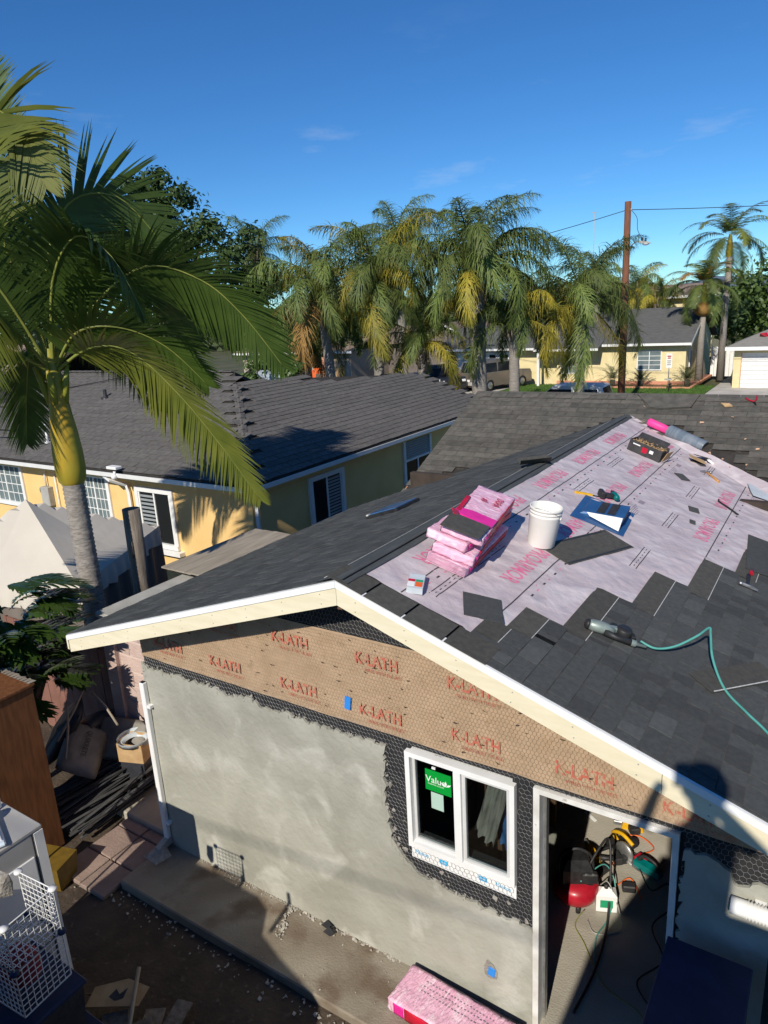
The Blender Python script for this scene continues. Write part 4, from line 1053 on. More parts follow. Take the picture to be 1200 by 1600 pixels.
king_far('taller king palm with drooping grey fronds behind the cream gable', (-1.3, 45.2), 8.2, 3.3, 2)

# ================================================================ broadleaf trees and shrubs
def crown(name, label, base, H, blobs, trunk, leafm, nl, ls, seed, cat='tree', up=.3, name_='tree'):
    rnd = random.Random(seed); t = thing(name_, label, cat, (*base, 0))
    m = MB(); top = V((0, 0, H))
    m.tube(bez([(0, 0, -.2), (.1, 0, H*.4), (0, 0, H)], 5), [trunk*(1-.055*i) for i in range(11)], 10)
    for c, r, sc in blobs:
        m.tube(bez([(0, 0, H*.7), V(c)*.5+V((0, 0, H*.35)), c], 4), [trunk*.5*(1-.09*i) for i in range(9)], 6)
    obj('trunk', m, 'bark', t)
    m = MB(); tot = sum(r*r for _, r, _ in blobs)
    for c, r, sc in blobs:
        c = V(c); cl = []
        for i in range(max(6, int(26*r*r/4))):
            d = V((rnd.gauss(0, 1), rnd.gauss(0, 1), rnd.gauss(0, 1)+up)).normalized(); rr = r*(rnd.uniform(.55, 1.05))
            cl.append((c+V((d.x*sc[0], d.y*sc[1], d.z*sc[2]))*rr, r*rnd.uniform(.18, .34)))
        k = int(nl*r*r/tot)
        for i in range(k):
            cc, cr = rnd.choice(cl); d = V((rnd.gauss(0, 1), rnd.gauss(0, 1), rnd.gauss(0, .75))); p = cc+d*cr*.62
            n = (d.normalized()+V((rnd.uniform(-.8, .8), rnd.uniform(-.8, .8), rnd.uniform(0, 1.2)))).normalized(); a = n.orthogonal().normalized(); a.rotate(Matrix.Rotation(rnd.uniform(0, 6.28), 3, n)); b = n.cross(a)
            s = ls*rnd.uniform(.6, 1.3); m.add([p-a*s*.5, p+b*s*.24, p+a*s*.5, p-b*s*.24], [(0, 1, 2, 3)])
    obj('crown', m, leafm, t); return t
crown('tree', 'large dark feathery tree rising behind the king palm', (-25, 21.0), 6.5, [((0, 0, 9.2), 3.0, (1.1, 1, .75)), ((3.2, 1.6, 8.6), 2.4, (1.2, 1, .6)), ((-3.0, -1.5, 9.0), 2.6, (1.2, 1, .7)), ((1.2, .8, 11.3), 1.7, (1.1, 1, .6)), ((4.6, 3.6, 7.0), 1.9, (1.2, 1, .5)), ((-1, 0, 7.0), 2.6, (1.5, 1, .6)), ((2.4, 2, 5.8), 2.2, (1.3, 1, .6)), ((-5.5, -3, 8), 2.4, (1, 1, .8))], .45, 'leaf_dark', 26000, .30, 2)
crown('tree', 'broad glossy leaved green tree behind the white garage', (1.5, 56), 4, [((0, 0, 5.4), 3.0, (1.2, 1, .75)), ((-3.3, -.5, 4.2), 2.3, (1, 1, .9)), ((3.4, 0, 5.2), 3.0, (1.1, 1, .8)), ((-1.5, -1.5, 2.9), 2.4, (1.3, 1, .7)), ((7, 0, 5), 3, (1, 1, .9))], .5, 'leaf_mid', 15000, .42, 4)
crown('tree', 'round olive green tree behind the open garage', (-33, 44), 3, [((0, 0, 4.4), 2.6, (1.5, 1, .7)), ((3.4, 0, 3.6), 2.2, (1.4, 1, .7)), ((-4, 0, 3.8), 2.4, (1.3, 1, .8))], .3, 'leaf_dark', 6000, .4, 6)
crown('tree', 'dark hedge like tree behind the grey gabled house', (-20, 58), 3, [((0, 0, 4.4), 2.8, (2.0, 1, .7)), ((6, 0, 4.8), 2.6, (1.6, 1, .7)), ((-6, 0, 4.6), 2.8, (1.6, 1, .8))], .3, 'leaf_dark', 8000, .5, 8)
crown('shrub', 'small green bush left of the king palm trunk behind the roof ridge', (-9.8, 13.5), 1.5, [((0, 0, 3.5), .9, (1.2, 1, .6))], .1, 'leaf_mid', 1500, .16, 10, cat='bush', name_='bush')
far = MB(); rnd = random.Random(77)
for i in range(26000):
    x = rnd.uniform(-150, 60); y = rnd.uniform(85, 120); hmax = 5.5+2.6*noise.noise(V((x*.06, 0, 0)))+2*noise.noise(V((x*.21, 4, 0))); z = hmax*rnd.random()**.6
    s = rnd.uniform(.5, 1.0); a = rnd.uniform(0, PI); far.add([(x-s*math.cos(a), y-s*math.sin(a), z-.2), (x, y, z+s*.6), (x+s*math.cos(a), y+s*math.sin(a), z-.2), (x, y+.2, z-s*.6)], [(0, 1, 2, 3)])
tag(stuff('far_trees', far, 'leaf_far'), 'hazy line of far off trees behind all the houses')
# split leaf philodendron in the corner
ph = thing('philodendron', 'glossy split leaf philodendron bush at the left edge', 'plant', (-2.12, -.12, 0))
def phleaf(seed):
    r = random.Random(seed); m = MB(); n = 9; L = .62
    mid = [V((t*L, 0, .10*math.sin(t*2.6)-.16*t*t)) for t in [i/12 for i in range(13)]]
    for i in range(12):
        w = .022*(1-i/14); m.add([mid[i]+V((0, -w, 0)), mid[i]+V((0, w, 0)), mid[i+1]+V((0, w*.9, 0)), mid[i+1]+V((0, -w*.9, 0))], [(0, 1, 2, 3)])
    for s in (-1, 1):
        for i in range(n):
            p = mid[1+i]; l = .27*math.sin(PI*(i+1.2)/(n+1.6))+.05; a = .85-.55*i/n+r.uniform(-.1, .1); d = V((math.sin(PI/2-a)*.9+.1, s*math.cos(PI/2-a), .10)).normalized(); q = V((-d.y, d.x, 0)).normalized()*.026
            c = p.copy(); vs = []
            for k in range(4):
                ww = q*(.7, 1.25, 1.0, .1)[k]; vs += [c-ww, c+ww]; c = c+d*l/3; d = (d+V((0, 0, -.16))).normalized()
            m.add(vs, [(2*k, 2*k+1, 2*k+3, 2*k+2) for k in range(3)], False)
    return m.mesh('leaf')
PL = [phleaf(i) for i in range(4)]; rnd = random.Random(6)
for i in range(110):
    a = rnd.uniform(-1.9, 1.5); el = rnd.uniform(-.1, 1.3); rr = rnd.uniform(.2, .85)
    p = V((math.cos(a)*math.cos(el)*rr*.8-.25, math.sin(a)*math.cos(el)*rr, 1.5+math.sin(el)*rr*1.35))
    obj('leaf', PL[i % 4], 'philo', ph, Tr(p) @ Rz(a+rnd.uniform(-.5, .5)) @ Ry(rnd.uniform(-.5, .55)) @ Matrix.Scale(rnd.uniform(.75, 1.1), 4))
m = MB()
for i in range(14):
    a = rnd.uniform(-1.9, 1.5); m.tube(bez([(-.25, 0, -.1), (-.25+.2*math.cos(a), .2*math.sin(a), .9), (-.25+.5*math.cos(a), .5*math.sin(a), 1.6)], 4), [.03]*9, 5)
obj('stem', m, 'bark', ph)
for lab, x, y, s in (('sago palm in front of the cream house window', -4.95, 40.3, 1.0), ('sago palm at the corner of the cream house', -2.35, 40.4, 1.15), ('bushy sago palm half hidden behind the utility pole', -6.4, 39.6, 1.3)):
    t = thing('sago_palm', lab, 'palm', (x, y, .03)); m = MB(); m.tube([(0, 0, 0), (0, 0, .35*s)], .16, 8); obj('trunk', m, 'bark', t); rnd = random.Random(int(-x*10))
    for i in range(26):
        e0 = 1.35-1.2*(i/26); m = MB(); leaflets(m, qpts(1.05*s, e0, .9, 8), 22, .20*s, .022, .1, .6, .1, seed=i, segs=1, start=.08); obj('frond', m, 'sago', t, Tr(0, 0, .35*s) @ Rz(i*2.399))

# ================================================================ things lying on the roof
def bundle(name, label, M, L=1.0, W=.33, H=.074, sag=.0, text_on=True, seed=1, group=None):
    """paper wrapped bundle of shingles, long axis along local Y"""
    t = thing(name, label, 'shingle bundle', M, group); rnd = random.Random(seed)
    def grid(x0, x1, y0, y1, z, amp, n=18, k=8, sgn=1, wrap=0):
        m = MB(); vs = []; fs = []
        for i in range(n+1):
            for j in range(k+1):
                y = y0+(y1-y0)*i/n; x = x0+(x1-x0)*j/k
                e = min(i, n-i, 1)*min(j, k-j, 1)
                h = amp*(noise.noise(V((x*9, y*5+seed, 0)))+.6*noise.noise(V((x*26, y*7, seed))))*(.35+.65*e)
                vs.append((x, y, z+h-(.006 if not e else 0)-sag*((2*i/n-1)**2)))
        for i in range(n):
            for j in range(k): a = i*(k+1)+j; fs.append((a, a+1, a+k+2, a+k+1))
        m.add(vs, fs, True); return m
    top = obj('wrapper', MB().wbox(-W/2, W/2, -L/2, L/2, 0.004, H, (12, 34, 5), .0075, 11, seed), 'wrap_pink', t)
    obj('red_band', MB().wbox(W/2-.006, W/2+.006, -L/2+.16, L/2-.05, .012, H-.010, (1, 20, 4), .003, 14, seed), 'wrap_red', t)
    obj('pink_label', MB().wbox(W/2-.006, W/2+.0065, -L/2+.06, -L/2+.155, .014, H-.012, (1, 5, 4), .002, 14, seed), 'wrap_hot', t)
    obj('dark_edge', MB().bb(-W/2-.004, -W/2+.012, -L/2+.01, L/2-.01, .004, H-.004), 'wrap_dark', t)
    return t, top
lay = math.atan2(.30, 1.32)
b0 = (3.10, .93)
BN = []
for k, (dx, dy, da) in enumerate(((0, 0, 0), (-.03, .03, .09), (-.05, .05, -.05), (-.02, .09, .07))):
    t, top = bundle('shingle_bundle', ['bottom pink wrapped shingle bundle of the stack on the roof', 'second pink wrapped shingle bundle from the bottom of the roof stack', 'third pink wrapped shingle bundle, under the opened top one', 'opened top bundle of the pink stack with grey shingles showing'][k], FR(b0[0]+dx, b0[1]+dy, .012+k*.076) @ Rz(.10+da), seed=k+2, group='pink shingle bundles stacked on the roof')
    BN.append(t)
t = BN[3]
obj('hot_pink_band', MB().prism([(-.165, -.22), (.16, -.30), (.165, -.12), (-.05, -.10), (-.165, -.13)], .070, .0865), 'wrap_hot', t)
obj('torn_red_edge', MB().box((-.15, -.02, .086), (.035, .34, .004), rz=.05).box((-.14, -.26, .094), (.06, .10, .006), rz=.5, ry=.3), 'wrap_red', t)
text('DURA', .085, 'wrap_red', t, Tr(.075, .22, .0885) @ Rz(-PI/2), sx=.8, ext=.0008)
text('#3', .08, 'wrap_red', t, Tr(-.03, .18, .0885) @ Rz(-PI/2), sx=.8, ext=.0008)
obj('side_red', MB().wbox(.160, .1715, -.12, .46, .018, .070, (1, 20, 4), .003, 14, 3), 'wrap_red', t)
for i, (z, a) in enumerate(((.083, .0), (.089, .03), (.095, -.04))): obj('exposed_shingle', MB().box((-.02+.01*i, -.42, z), (.30, .26, .0045), rz=a), 'shingle_back', t)
for i in range(7):
    obj('wrapper_fold', MB().tube([(-.16, -.505, .008+i*.012), (0, -.508-U(0, .006), .010+i*.012), (.16, -.505, .008+i*.012)], .004, 4), 'wrap_pink', BN[0])
# bucket
bk = thing('bucket', 'splattered white plastic bucket standing beside the pink bundles', 'bucket', FR(3.47, 1.56, .012) @ Ry(-AA*.55) @ Matrix.Scale(.88, 4))
m = MB(); m.lathe([(0, .006), (.127, 0), (.130, .004), (.150, .30), (.153, .305), (.153, .318), (.150, .32), (.151, .335), (.156, .338), (.156, .350), (.151, .352), (.152, .365), (.158, .368), (.158, .392), (.150, .395), (.145, .39), (.139, .20), (.124, .016), (0, .014)], 36); obj('pail', m, 'bucket', bk)
obj('lug', MB().lathe([(0, 0), (.016, 0), (.014, .012), (0, .013)], 10, (.150, 0, .30), 'X'), 'bucket', bk)
obj('handle', MB().tube([(.156*math.cos(a), .156*math.sin(a), .302-.10*math.sin(a)) for a in [PI*i/16+PI for i in range(17)]], .0025, 5), 'steel', bk)
# nail bag
ng = thing('nail_bag', 'small clear bag of nails with orange and green label at the ridge', 'bag', FR(3.13, .03, .012) @ Rz(.42) @ Ry(-.15))
obj('bag', MB().hull([V((x*(.065-abs(z-.02)*.4), y*(.10), z)) for x in (-1, 1) for y in (-1, -.5, .5, 1) for z in (0, .045)] + [V((-.05, .13, .03)), V((.05, .13, .03))]), 'clear_plastic', ng)
obj('orange_label', MB().box((.022, -.045, .047), (.05, .06, .002)), 'orange', ng); obj('green_label', MB().box((.022, .005, .047), (.05, .03, .002)), 'green_print', ng)
obj('white_label', MB().box((-.032, -.045, .0465), (.05, .055, .002)), 'white', ng); obj('red_strip', MB().box((-.032, .005, .0465), (.05, .03, .002)), 'wrap_red', ng)
# roof vent
rv = thing('roof_vent', 'new blue metal slant back roof vent with louvred slots', 'roof vent', FR(3.645, 2.80, .012) @ Rz(.10))
obj('flange', MB().box((0, 0, .003), (.52, .70, .004)), 'blue_metal', rv)
hd = [V((-.20, -.20, .004)), V((-.20, .20, .004)), V((.20, -.20, .004)), V((.20, .20, .004)), V((-.17, -.19, .03)), V((-.17, .19, .03)), V((.20, -.19, .115)), V((.20, .19, .115))]
hood = obj('hood', MB().hull(hd), 'blue_metal', rv)
M_ = Tr(.03, 0, .084) @ Ry(-math.atan2(.085, .37))
for r in (-.055, .045):
    for i in range(15): obj('slot', MB().box((r, -.155+i*.022, 0), (.075, .010, .004)), 'black_plastic', hood, M_)
obj('dark_opening', MB().box((.2015, 0, .055), (.004, .34, .09)), 'black_plastic', rv)
obj('paper_label', MB().hull([V((-.14, -.195, .04)), V((-.14, -.1975, .04)), V((.19, -.195, .11)), V((.19, -.199, .11)), V((.20, -.30, .012)), V((.205, -.27, .006)), V((-.10, -.22, .02))]), 'white', rv)
# drill / impact driver
dr = thing('impact_driver', 'teal and black cordless impact driver beside the blue vent', 'power drill', FR(3.60, 3.33, .055) @ Rz(2.2))
obj('motor_housing', MB().lathe([(0, -.07), (.024, -.068), (.032, -.04), (.033, .03), (.026, .06), (.018, .085), (.012, .09), (.012, .11), (0, .11)], 16, (0, 0, .0), 'X'), 'teal', dr)
obj('chuck', MB().lathe([(.027, .05), (.024, .085), (.014, .1), (.010, .125), (0, .125)], 14, (0, 0, 0), 'X'), 'black_plastic', dr)
obj('grip', MB().hull([V((-.04, -.015, -.01)), V((.01, -.015, -.01)), V((-.04, .015, -.01)), V((.01, .015, -.01)), V((-.035, .13, -.02)), V((.01, .13, -.02)), V((-.035, .13, .018)), V((.01, .13, .018)), V((-.04, 0, .02)), V((.01, 0, .02))]), 'black_plastic', dr)
obj('battery', MB().box((-.01, .155, 0), (.12, .05, .075), bev=.01), 'black_plastic', dr)
obj('trigger', MB().box((.018, .04, 0), (.012, .03, .016), bev=.003), 'dark_metal', dr)
lv = thing('utility_saw', 'hand tool with a bright yellow handle by the blue vent', 'hand saw', FR(3.42, 3.18, .018) @ Rz(-.95))
obj('handle', MB().box((0, -.10, 0), (.035, .20, .028), bev=.008), 'yellow_plastic', lv); obj('blade', MB().hull([V((-.015, 0, -.002)), V((.015, 0, -.002)), V((-.01, .24, -.002)), V((.004, .24, -.002)), V((-.015, 0, .002)), V((.015, 0, .002)), V((-.01, .24, .002)), V((.004, .24, .002))]), 'dark_metal', lv)
# loose shingles
def loose(label, M, L, W, m='shingle_back', white=False, curl=.0, dots=False):
    t = thing('loose_shingle', label, 'shingle', M); g = MB(); vs = []; fs = []; n = 12
    for i in range(n+1):
        for j in range(5):
            u = -L/2+L*i/n; v = -W/2+W*j/4; z = curl*((2*i/n-1)**2)*.6+.004*noise.noise(V((u*5, v*5, L))); vs += [(v, u, z), (v, u, z+.005)]
    k = 10
    for i in range(n):
        for j in range(4): a = i*k+j*2; fs += [(a+1, a+3, a+k+3, a+k+1), (a, a+k, a+k+2, a+2)]
    for i in range(n): a = i*k; fs += [(a, a+1, a+k+1, a+k), (a+8, a+k+8, a+k+9, a+9)]
    for j in range(4): a = j*2; fs += [(a, a+2, a+3, a+1), (n*k+a, n*k+a+1, n*k+a+3, n*k+a+2)]
    g.add(vs, fs, False); obj('sheet', g, m, t)
    if white: obj('white_edge', MB().box((W/2-.008, 0, .0065+curl*.3), (.008, L*.92, .002)), 'chalk', t)
    if dots:
        for s in (-1, 1): obj('sealant_strip', MB().box((s*(W/2-.02), 0, .0062), (.018, L*.97, .0016)), 'black_plastic', t)
    return t
loose('long grey shingle lying across the underlayment below the bucket', FR(3.765, 1.92, .016) @ Rz(-.32), .97, .33, dots=True)
loose('dark square shingle offcut near the rake edge', FR(3.565, .195, .016) @ Rz(.50), .30, .28, 'shingle')
loose('pale shingle with a white edge lying on the new shingles', FR(5.10, .92, .024) @ Rz(-.55), .72, .20, 'shingle_back', True)
loose('shingle standing ready at the right edge of the roof', FR(5.02, 3.45, .022) @ Rz(.1), .95, .32, 'shingle')
loose('curled dark cap shingle draped over the ridge', FL(2.66, 3.55, .03) @ Rz(.5) @ Ry(-.2), .40, .34, 'shingle_back', curl=.10)
loose('black shingle scrap beside the hammer', FR(3.95, 5.05, .014) @ Rz(.7), .20, .12, 'shingle')
loose('small dark shingle scrap on the lower underlayment', FR(4.27, 4.02, .014) @ Rz(.3), .14, .11, 'shingle')
# a few small torn scraps
for i, (x, y, a) in enumerate(((4.33, 3.62, .2), (3.98, 5.95, .9))): loose(['tiny black scrap between printed words', 'black folded scrap beside the cardboard'][i], FR(x, y, .014) @ Rz(a), .10+.1*i, .06+.03*i, 'shingle')
# box of coil nails
nb = thing('nail_box', 'open black cardboard box full of nails on the underlayment', 'box', FR(3.43, 5.42, .012) @ Rz(-.15))
for d, s in ((( -.22, 0, .075), (.006, .24, .15)), ((.22, 0, .07), (.006, .24, .14)), ((0, -.12, .075), (.44, .006, .15)), ((0, .12, .08), (.44, .006, .16)), ((0, 0, .004), (.44, .24, .006))): obj('side', MB().box(d, s), 'box_black', nb)
obj('flap', MB().box((.262, 0, .09), (.005, .22, .13), ry=.25), 'kraft_card', nb); obj('flap', MB().box((-.02, .165, .175), (.40, .10, .005), rx=.5), 'box_black', nb)
obj('red_label', MB().box((0, -.1245, .075), (.07, .003, .07)), 'wrap_red', nb); obj('print', MB().box((.09, -.1245, .085), (.05, .003, .04)).box((-.12, -.1245, .11), (.10, .003, .014)), 'white', nb)
m = MB(); rnd = random.Random(4)
for i in range(90):
    c = V((rnd.uniform(-.19, .19), rnd.uniform(-.09, .09), rnd.uniform(.10, .14))); a = rnd.uniform(0, 6.28); m.tube([c, c+V((math.cos(a)*.04, math.sin(a)*.03, rnd.uniform(-.01, .03)))], .004, 4)
tag(obj('nails', m, 'kraft_card', nb), kind='stuff'); obj('packing', MB().bb(-.20, .20, -.10, .10, .01, .10), 'kraft_card', nb)
# roll of underlayment
ro = thing('underlayment_roll', 'roll of underlayment with blue grey sheet on a pink core', 'roll', FR(3.66, 6.62, .10) @ Rz(-1.92))
obj('sheet_roll', MB().lathe([(.035, -.28), (.088, -.28), (.092, -.27), (.092, .30), (.088, .31), (.05, .312), (.035, .31)], 28, (0, 0, 0), 'Y'), 'roll_blue', ro)
obj('wound_end', MB().lathe([(.036, .313), (.085, .313)], 24, (0, 0, 0), 'Y'), 'black_plastic', ro)
obj('core', MB().lathe([(.028, -.62), (.056, -.62), (.058, -.60), (.058, -.27), (.028, -.27), (.028, -.62)], 24, (0, 0, 0), 'Y'), 'hot_pink', ro)
obj('core_end', MB().lathe([(.022, .31), (.036, .31), (.036, .40), (.022, .40), (.022, .31)], 20, (.0, 0, -.02), 'Y'), 'hot_pink', ro)
obj('loose_flap', MB().box((.02, .36, -.085), (.12, .10, .003), rx=.1), 'hot_pink', ro)
# hammers
def hammer(label, M, hm, L=.30, claw=True):
    t = thing('hammer', label, 'hammer', M)
    obj('handle', MB().tube([(0, -L, .012), (0, -L*.6, .014), (0, -L*.2, .013), (0, .01, .015)], [.017, .015, .011, .011], 10), hm, t)
    m = MB().lathe([(0, .045), (.014, .045), (.015, .06), (.015, .075), (0, .076)], 12, (0, 0, .015), 'X').box((.015, 0, .015), (.075, .026, .026), bev=.006)
    if claw:
        for s in (-1, 1): m.hull([V((-.02, s*.002, .005)), V((-.02, s*.014, .005)), V((-.02, s*.002, .027)), V((-.02, s*.014, .027)), V((-.085, s*.006, .008)), V((-.085, s*.016, .008)), V((-.085, s*.006, .013)), V((-.085, s*.016, .013))])
    obj('head', m, 'steel', t); return t
hammer('wooden handled hammer beside the cardboard flap', FR(4.13, 5.62, .014) @ Rz(.7), 'wood_handle')
hammer('claw hammer with red end lying on the new shingles', FR(4.98, 2.52, .026) @ Rz(PI+.1), 'dark_metal', .26)
solo('red_grip', MB().tube([(0, 0, 0), (0, .07, .004)], .017, 10), 'red_paint', 'red rubber grip end beside the claw hammer', 'grip', FR(4.97, 2.84, .035) @ Rz(.1))
cb = thing('cardboard_box', 'torn cardboard flap with black underside near the roll', 'cardboard', FR(3.98, 6.0, .03) @ Rz(.4))
obj('flap', MB().box((-.05, -.05, .03), (.22, .16, .005), ry=.16), 'kraft_card', cb); obj('dark_flap', MB().box((.05, .12, .035), (.20, .15, .005), rx=-.2), 'box_black', cb); obj('white_flap', MB().box((.15, .05, .02), (.09, .05, .03), ry=.4), 'white', cb)
solo('pry_bar', MB().tube(bez([(0, -.14, .01), (0, .0, .012), (0, .12, .012), (.02, .15, .02)], 5), .009, 6).box((0, -.16, .008), (.03, .05, .006)), 'dark_metal', 'short dark pry bar crossing the printed line', 'pry bar', FR(4.52, 4.55, .014) @ Rz(.9))
# plastic wrap at the right edge of the sheet
solo('plastic_film', MB().hull([V((x, y, .01+U(0, .03))) for x in (-.1, .12) for y in (-.2, -.05, .1, .22)]), 'clear_plastic', 'crumpled clear plastic film at the right corner of the underlayment', 'plastic film', FR(4.74, 5.55, .016) @ Rz(.3))
# nail gun and hose
gn = thing('nail_gun', 'silver and black coil roofing nailer lying on the shingles', 'nail gun', FR(4.36, .66, .05) @ Rz(.38) @ Matrix.Scale(.95, 4))
obj('cylinder', MB().lathe([(0, -.10), (.020, -.10), (.035, -.09), (.044, -.06), (.046, .01), (.040, .05), (.028, .07), (.020, .10), (0, .10)], 18, (-.13, .01, .01), 'X'), 'silver', gn)
obj('cap', MB().lathe([(0, .0), (.036, .0), (.040, -.012), (.030, -.030), (0, -.032)], 16, (-.215, .01, .01), 'X'), 'black_plastic', gn)
obj('grip', MB().tube([(-.10, -.02, 0), (-.02, -.05, 0), (.09, -.06, 0)], [.028, .022, .024], 10), 'black_plastic', gn)
obj('air_fitting', MB().lathe([(.026, .09), (.026, .125), (.014, .13), (.012, .20), (0, .20)], 12, (0, -.06, 0), 'X'), 'silver', gn)
obj('magazine', MB().lathe([(0, -.035), (.05, -.035), (.058, -.025), (.058, .025), (.05, .035), (0, .035)], 18, (.05, .055, .0), 'Z'), 'black_plastic', gn)
obj('magazine_feed', MB().box((-.03, .055, 0), (.12, .045, .045), rz=.2, bev=.008), 'silver', gn); obj('nose', MB().box((-.02, .10, 0), (.05, .05, .035), bev=.006), 'dark_metal', gn)
obj('lever', MB().box((.115, .03, .0), (.03, .06, .03), bev=.006), 'black_plastic', gn)
hs_ = [FR(x, y, h).translation for x, y, h in ((4.50, .72, .05), (4.60, .73, .045), (4.70, .80, .09), (4.79, .93, .17), (4.835, 1.05, .21), (4.86, 1.0, .19), (4.93, .84, .11), (5.06, .68, .03), (5.22, .54, .022), (5.36, .42, .022), (5.6, .1, .022), (5.85, -.1, .02), (5.95, -.3, .03))]
ho = solo('air_hose', MB().tube(bez(hs_, 8), .0085, 8), 'hose', 'thin green air hose arching away from the nail gun', 'hose')
# skylight on the left slope
sk = thing('skylight', 'low skylight with blue pane on the left roof slope', 'skylight', FL(1.22, 2.78, .012) @ Rz(.0))
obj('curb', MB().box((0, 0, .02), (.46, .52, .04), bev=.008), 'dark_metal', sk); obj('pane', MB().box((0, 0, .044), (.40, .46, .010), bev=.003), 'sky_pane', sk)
obj('white_corner', MB().box((.20, .23, .045), (.03, .05, .016)), 'chalk', sk)
# things on the old roof
pt_ = thing('stacked_old_shingles', 'torn sheet of old shingles lying on the ridge', 'shingle sheet', FM(3.25, 7.52, .02))
for k, (w0, d) in enumerate(((.0, 0), (.03, .02))):
    obj('sheet', MB().prism([(-.22+w0, -.50), (-.20, .42), (.16, .34+d), (.22, -.05), (.20, -.25+w0)], .0+.014*k, .010+.014*k), 'shingle_old', pt_)
sn = thing('tin_snips', 'red handled tin snips lying on the old roof ridge', 'snips', FM(4.42, 7.55, .022) @ Rz(.4))
for s in (-1, 1): obj('handle', MB().tube(bez([(0, 0, .01), (-.06, s*.05, .012), (-.13, s*.075, .012)], 5), [.010, .011, .012]+[.012]*8, 8), 'red_paint', sn); obj('blade', MB().hull([V((0, s*.002, .004)), V((0, s*.014, .004)), V((.11, s*.004, .004)), V((0, s*.002, .014)), V((0, s*.014, .014)), V((.11, s*.004, .012))]), 'dark_metal', sn)
solo('wood_scrap', MB().prism([(-.04, -.09), (.05, -.02), (.03, .08), (-.03, .03)], 0, .02), 'kraft_card', 'pale wooden scrap near the ridge of the old roof', 'scrap', FM(4.08, 7.45, .022))
rnd = random.Random(3)
for i, (u, v_) in enumerate(((4.43, 6.65), (3.83, 7.0), (4.20, 7.16), (4.05, 6.32), (4.25, 6.2), (4.35, 6.05), (4.55, 6.1), (4.62, 6.45), (2.95, 7.35), (3.02, 6.98))):
    solo('debris_chip', MB().hull([V((rnd.uniform(-.025, .025), rnd.uniform(-.03, .03), rnd.uniform(0, .02))) for _ in range(7)]), 'dry_leaf', ['largest pale chip on the old roof right of the roll', 'orange chip on the old roof just right of the pink core', 'pale chip high on the old roof above the roll', 'chip nearest the cardboard flap on the stripped roof', 'chip beside the edge of the underlayment lap', 'lowest chip along the underlayment lap', 'chip near the right corner of the underlayment', 'pale chip at the right edge of the stripped old roof', 'tiny chip near the torn shingle sheet on the ridge', 'tiny pale chip just behind the gable ridge end'][i], 'debris', FM(u, v_, .022), 'pale debris chips on the old roof')

# ================================================================ yard in front of the gable wall
struct('wall_slab', MB().bb(-.06, 4.0, -.64, -.001, -.2, -.05, .012), 'concrete')
struct('door_pad', MB().bb(4.0, 5.6, -.64, -.001, -.2, -.03, .012), 'concrete')
struct('side_path', MB().bb(-1.05, -.03, .05, .74, -.2, -.045, .012), 'concrete_path')
# rubble where the slab was chased
rnd = random.Random(15); m = MB()
def stone(c, r): m.hull([V(c)+V((rnd.uniform(-r, r), rnd.uniform(-r, r), rnd.uniform(-r*.6, r*.8))) for _ in range(8)])
for i in range(240):
    t = rnd.random(); stone((.45+t*2.4, -.035+rnd.gauss(0, .018), -.045), rnd.uniform(.005, .013)*(1 if t < .5 else 1.8))
for i in range(70): t = rnd.random(); stone((1.66+.12*t+rnd.gauss(0, .02), -.03-.34*t, -.042), rnd.uniform(.008, .022))
for i in range(60): stone((rnd.uniform(-.3, 3.6), rnd.uniform(-.6, -.05), -.045), rnd.uniform(.003, .010))
for i in range(150): stone((rnd.uniform(-.9, 3.2), -.66-abs(rnd.gauss(0, .10)), -.13), rnd.uniform(.006, .02))
tag(stuff('rubble', m, 'gravel'), 'broken mortar rubble along the foot of the wall')
for i, (x, y) in enumerate(((2.10, -.07), (2.16, -.12))): solo('felt_scrap', MB().prism([(-.05, -.02), (.03, -.03), (.06, .01), (-.01, .04)], 0, .006), 'felt', ['black felt scrap against the wall foot', 'second felt scrap lying on the rubble'][i], 'scrap', Tr(x, y, -.01) @ Rx(.5+i*.2))
ds = thing('downspout', 'white metal downspout stub at the left wall corner', 'downspout', (-.005, -.055, 0))
obj('pipe', MB().box((0, 0, .93), (.062, .05, 1.9), bev=.006), 'white', ds); obj('mouth', MB().box((0, 0, 1.8815), (.05, .04, .004)), 'felt', ds)
obj('elbow', MB().hull([V((x, y, z)) for x in (-.034, .034) for y, z in ((-.028, .06), (.028, .06), (-.028, .02), (.028, -.02), (-.15, -.03), (-.15, .02))]), 'cap_grey', ds)
for z in (1.62, .25): obj('strap', MB().box((.02, .012, z), (.11, .055, .03)), 'white', ds)
solo('concrete_splash', MB().hull([V((x, y, z)) for x, y, z in ((-.12, -.2, -.05), (.1, -.22, -.05), (.14, -.05, -.05), (-.1, 0, -.05), (-.05, -.12, -.01), (.07, -.1, 0), (.02, -.02, .02))]), 'stucco_rough', 'lump of set concrete under the downspout', 'concrete lump', Tr(.0, -.1, 0))
for i, (x, y) in enumerate(((-.85, -.05), (-.47, -.05), (-.85, -.43), (-.47, -.43), (-.85, -.81), (-.47, -.81))):
    solo('paver', MB().box((0, 0, 0), (.365, .365, .05), rz=U(-.03, .03), bev=.008), 'paver', ['paver in the back left of the grid beside the path', 'paver at the back right of the grid, nearest the path corner', 'middle left paver of the grid', 'middle right paver of the grid', 'front left paver of the grid in deep shade', 'front right paver of the grid in deep shade'][i], 'paver', Tr(x+.22, y+.15, -.115), 'square pavers beside the path')
bg_ = thing('shingle_bundle', 'pink wrapped shingle bundle lying on the slab by the door', 'shingle bundle', Tr(3.54, -.33, -.045) @ Rz(-.03) @ Rz(PI/2))
D.objects.remove(bg_)
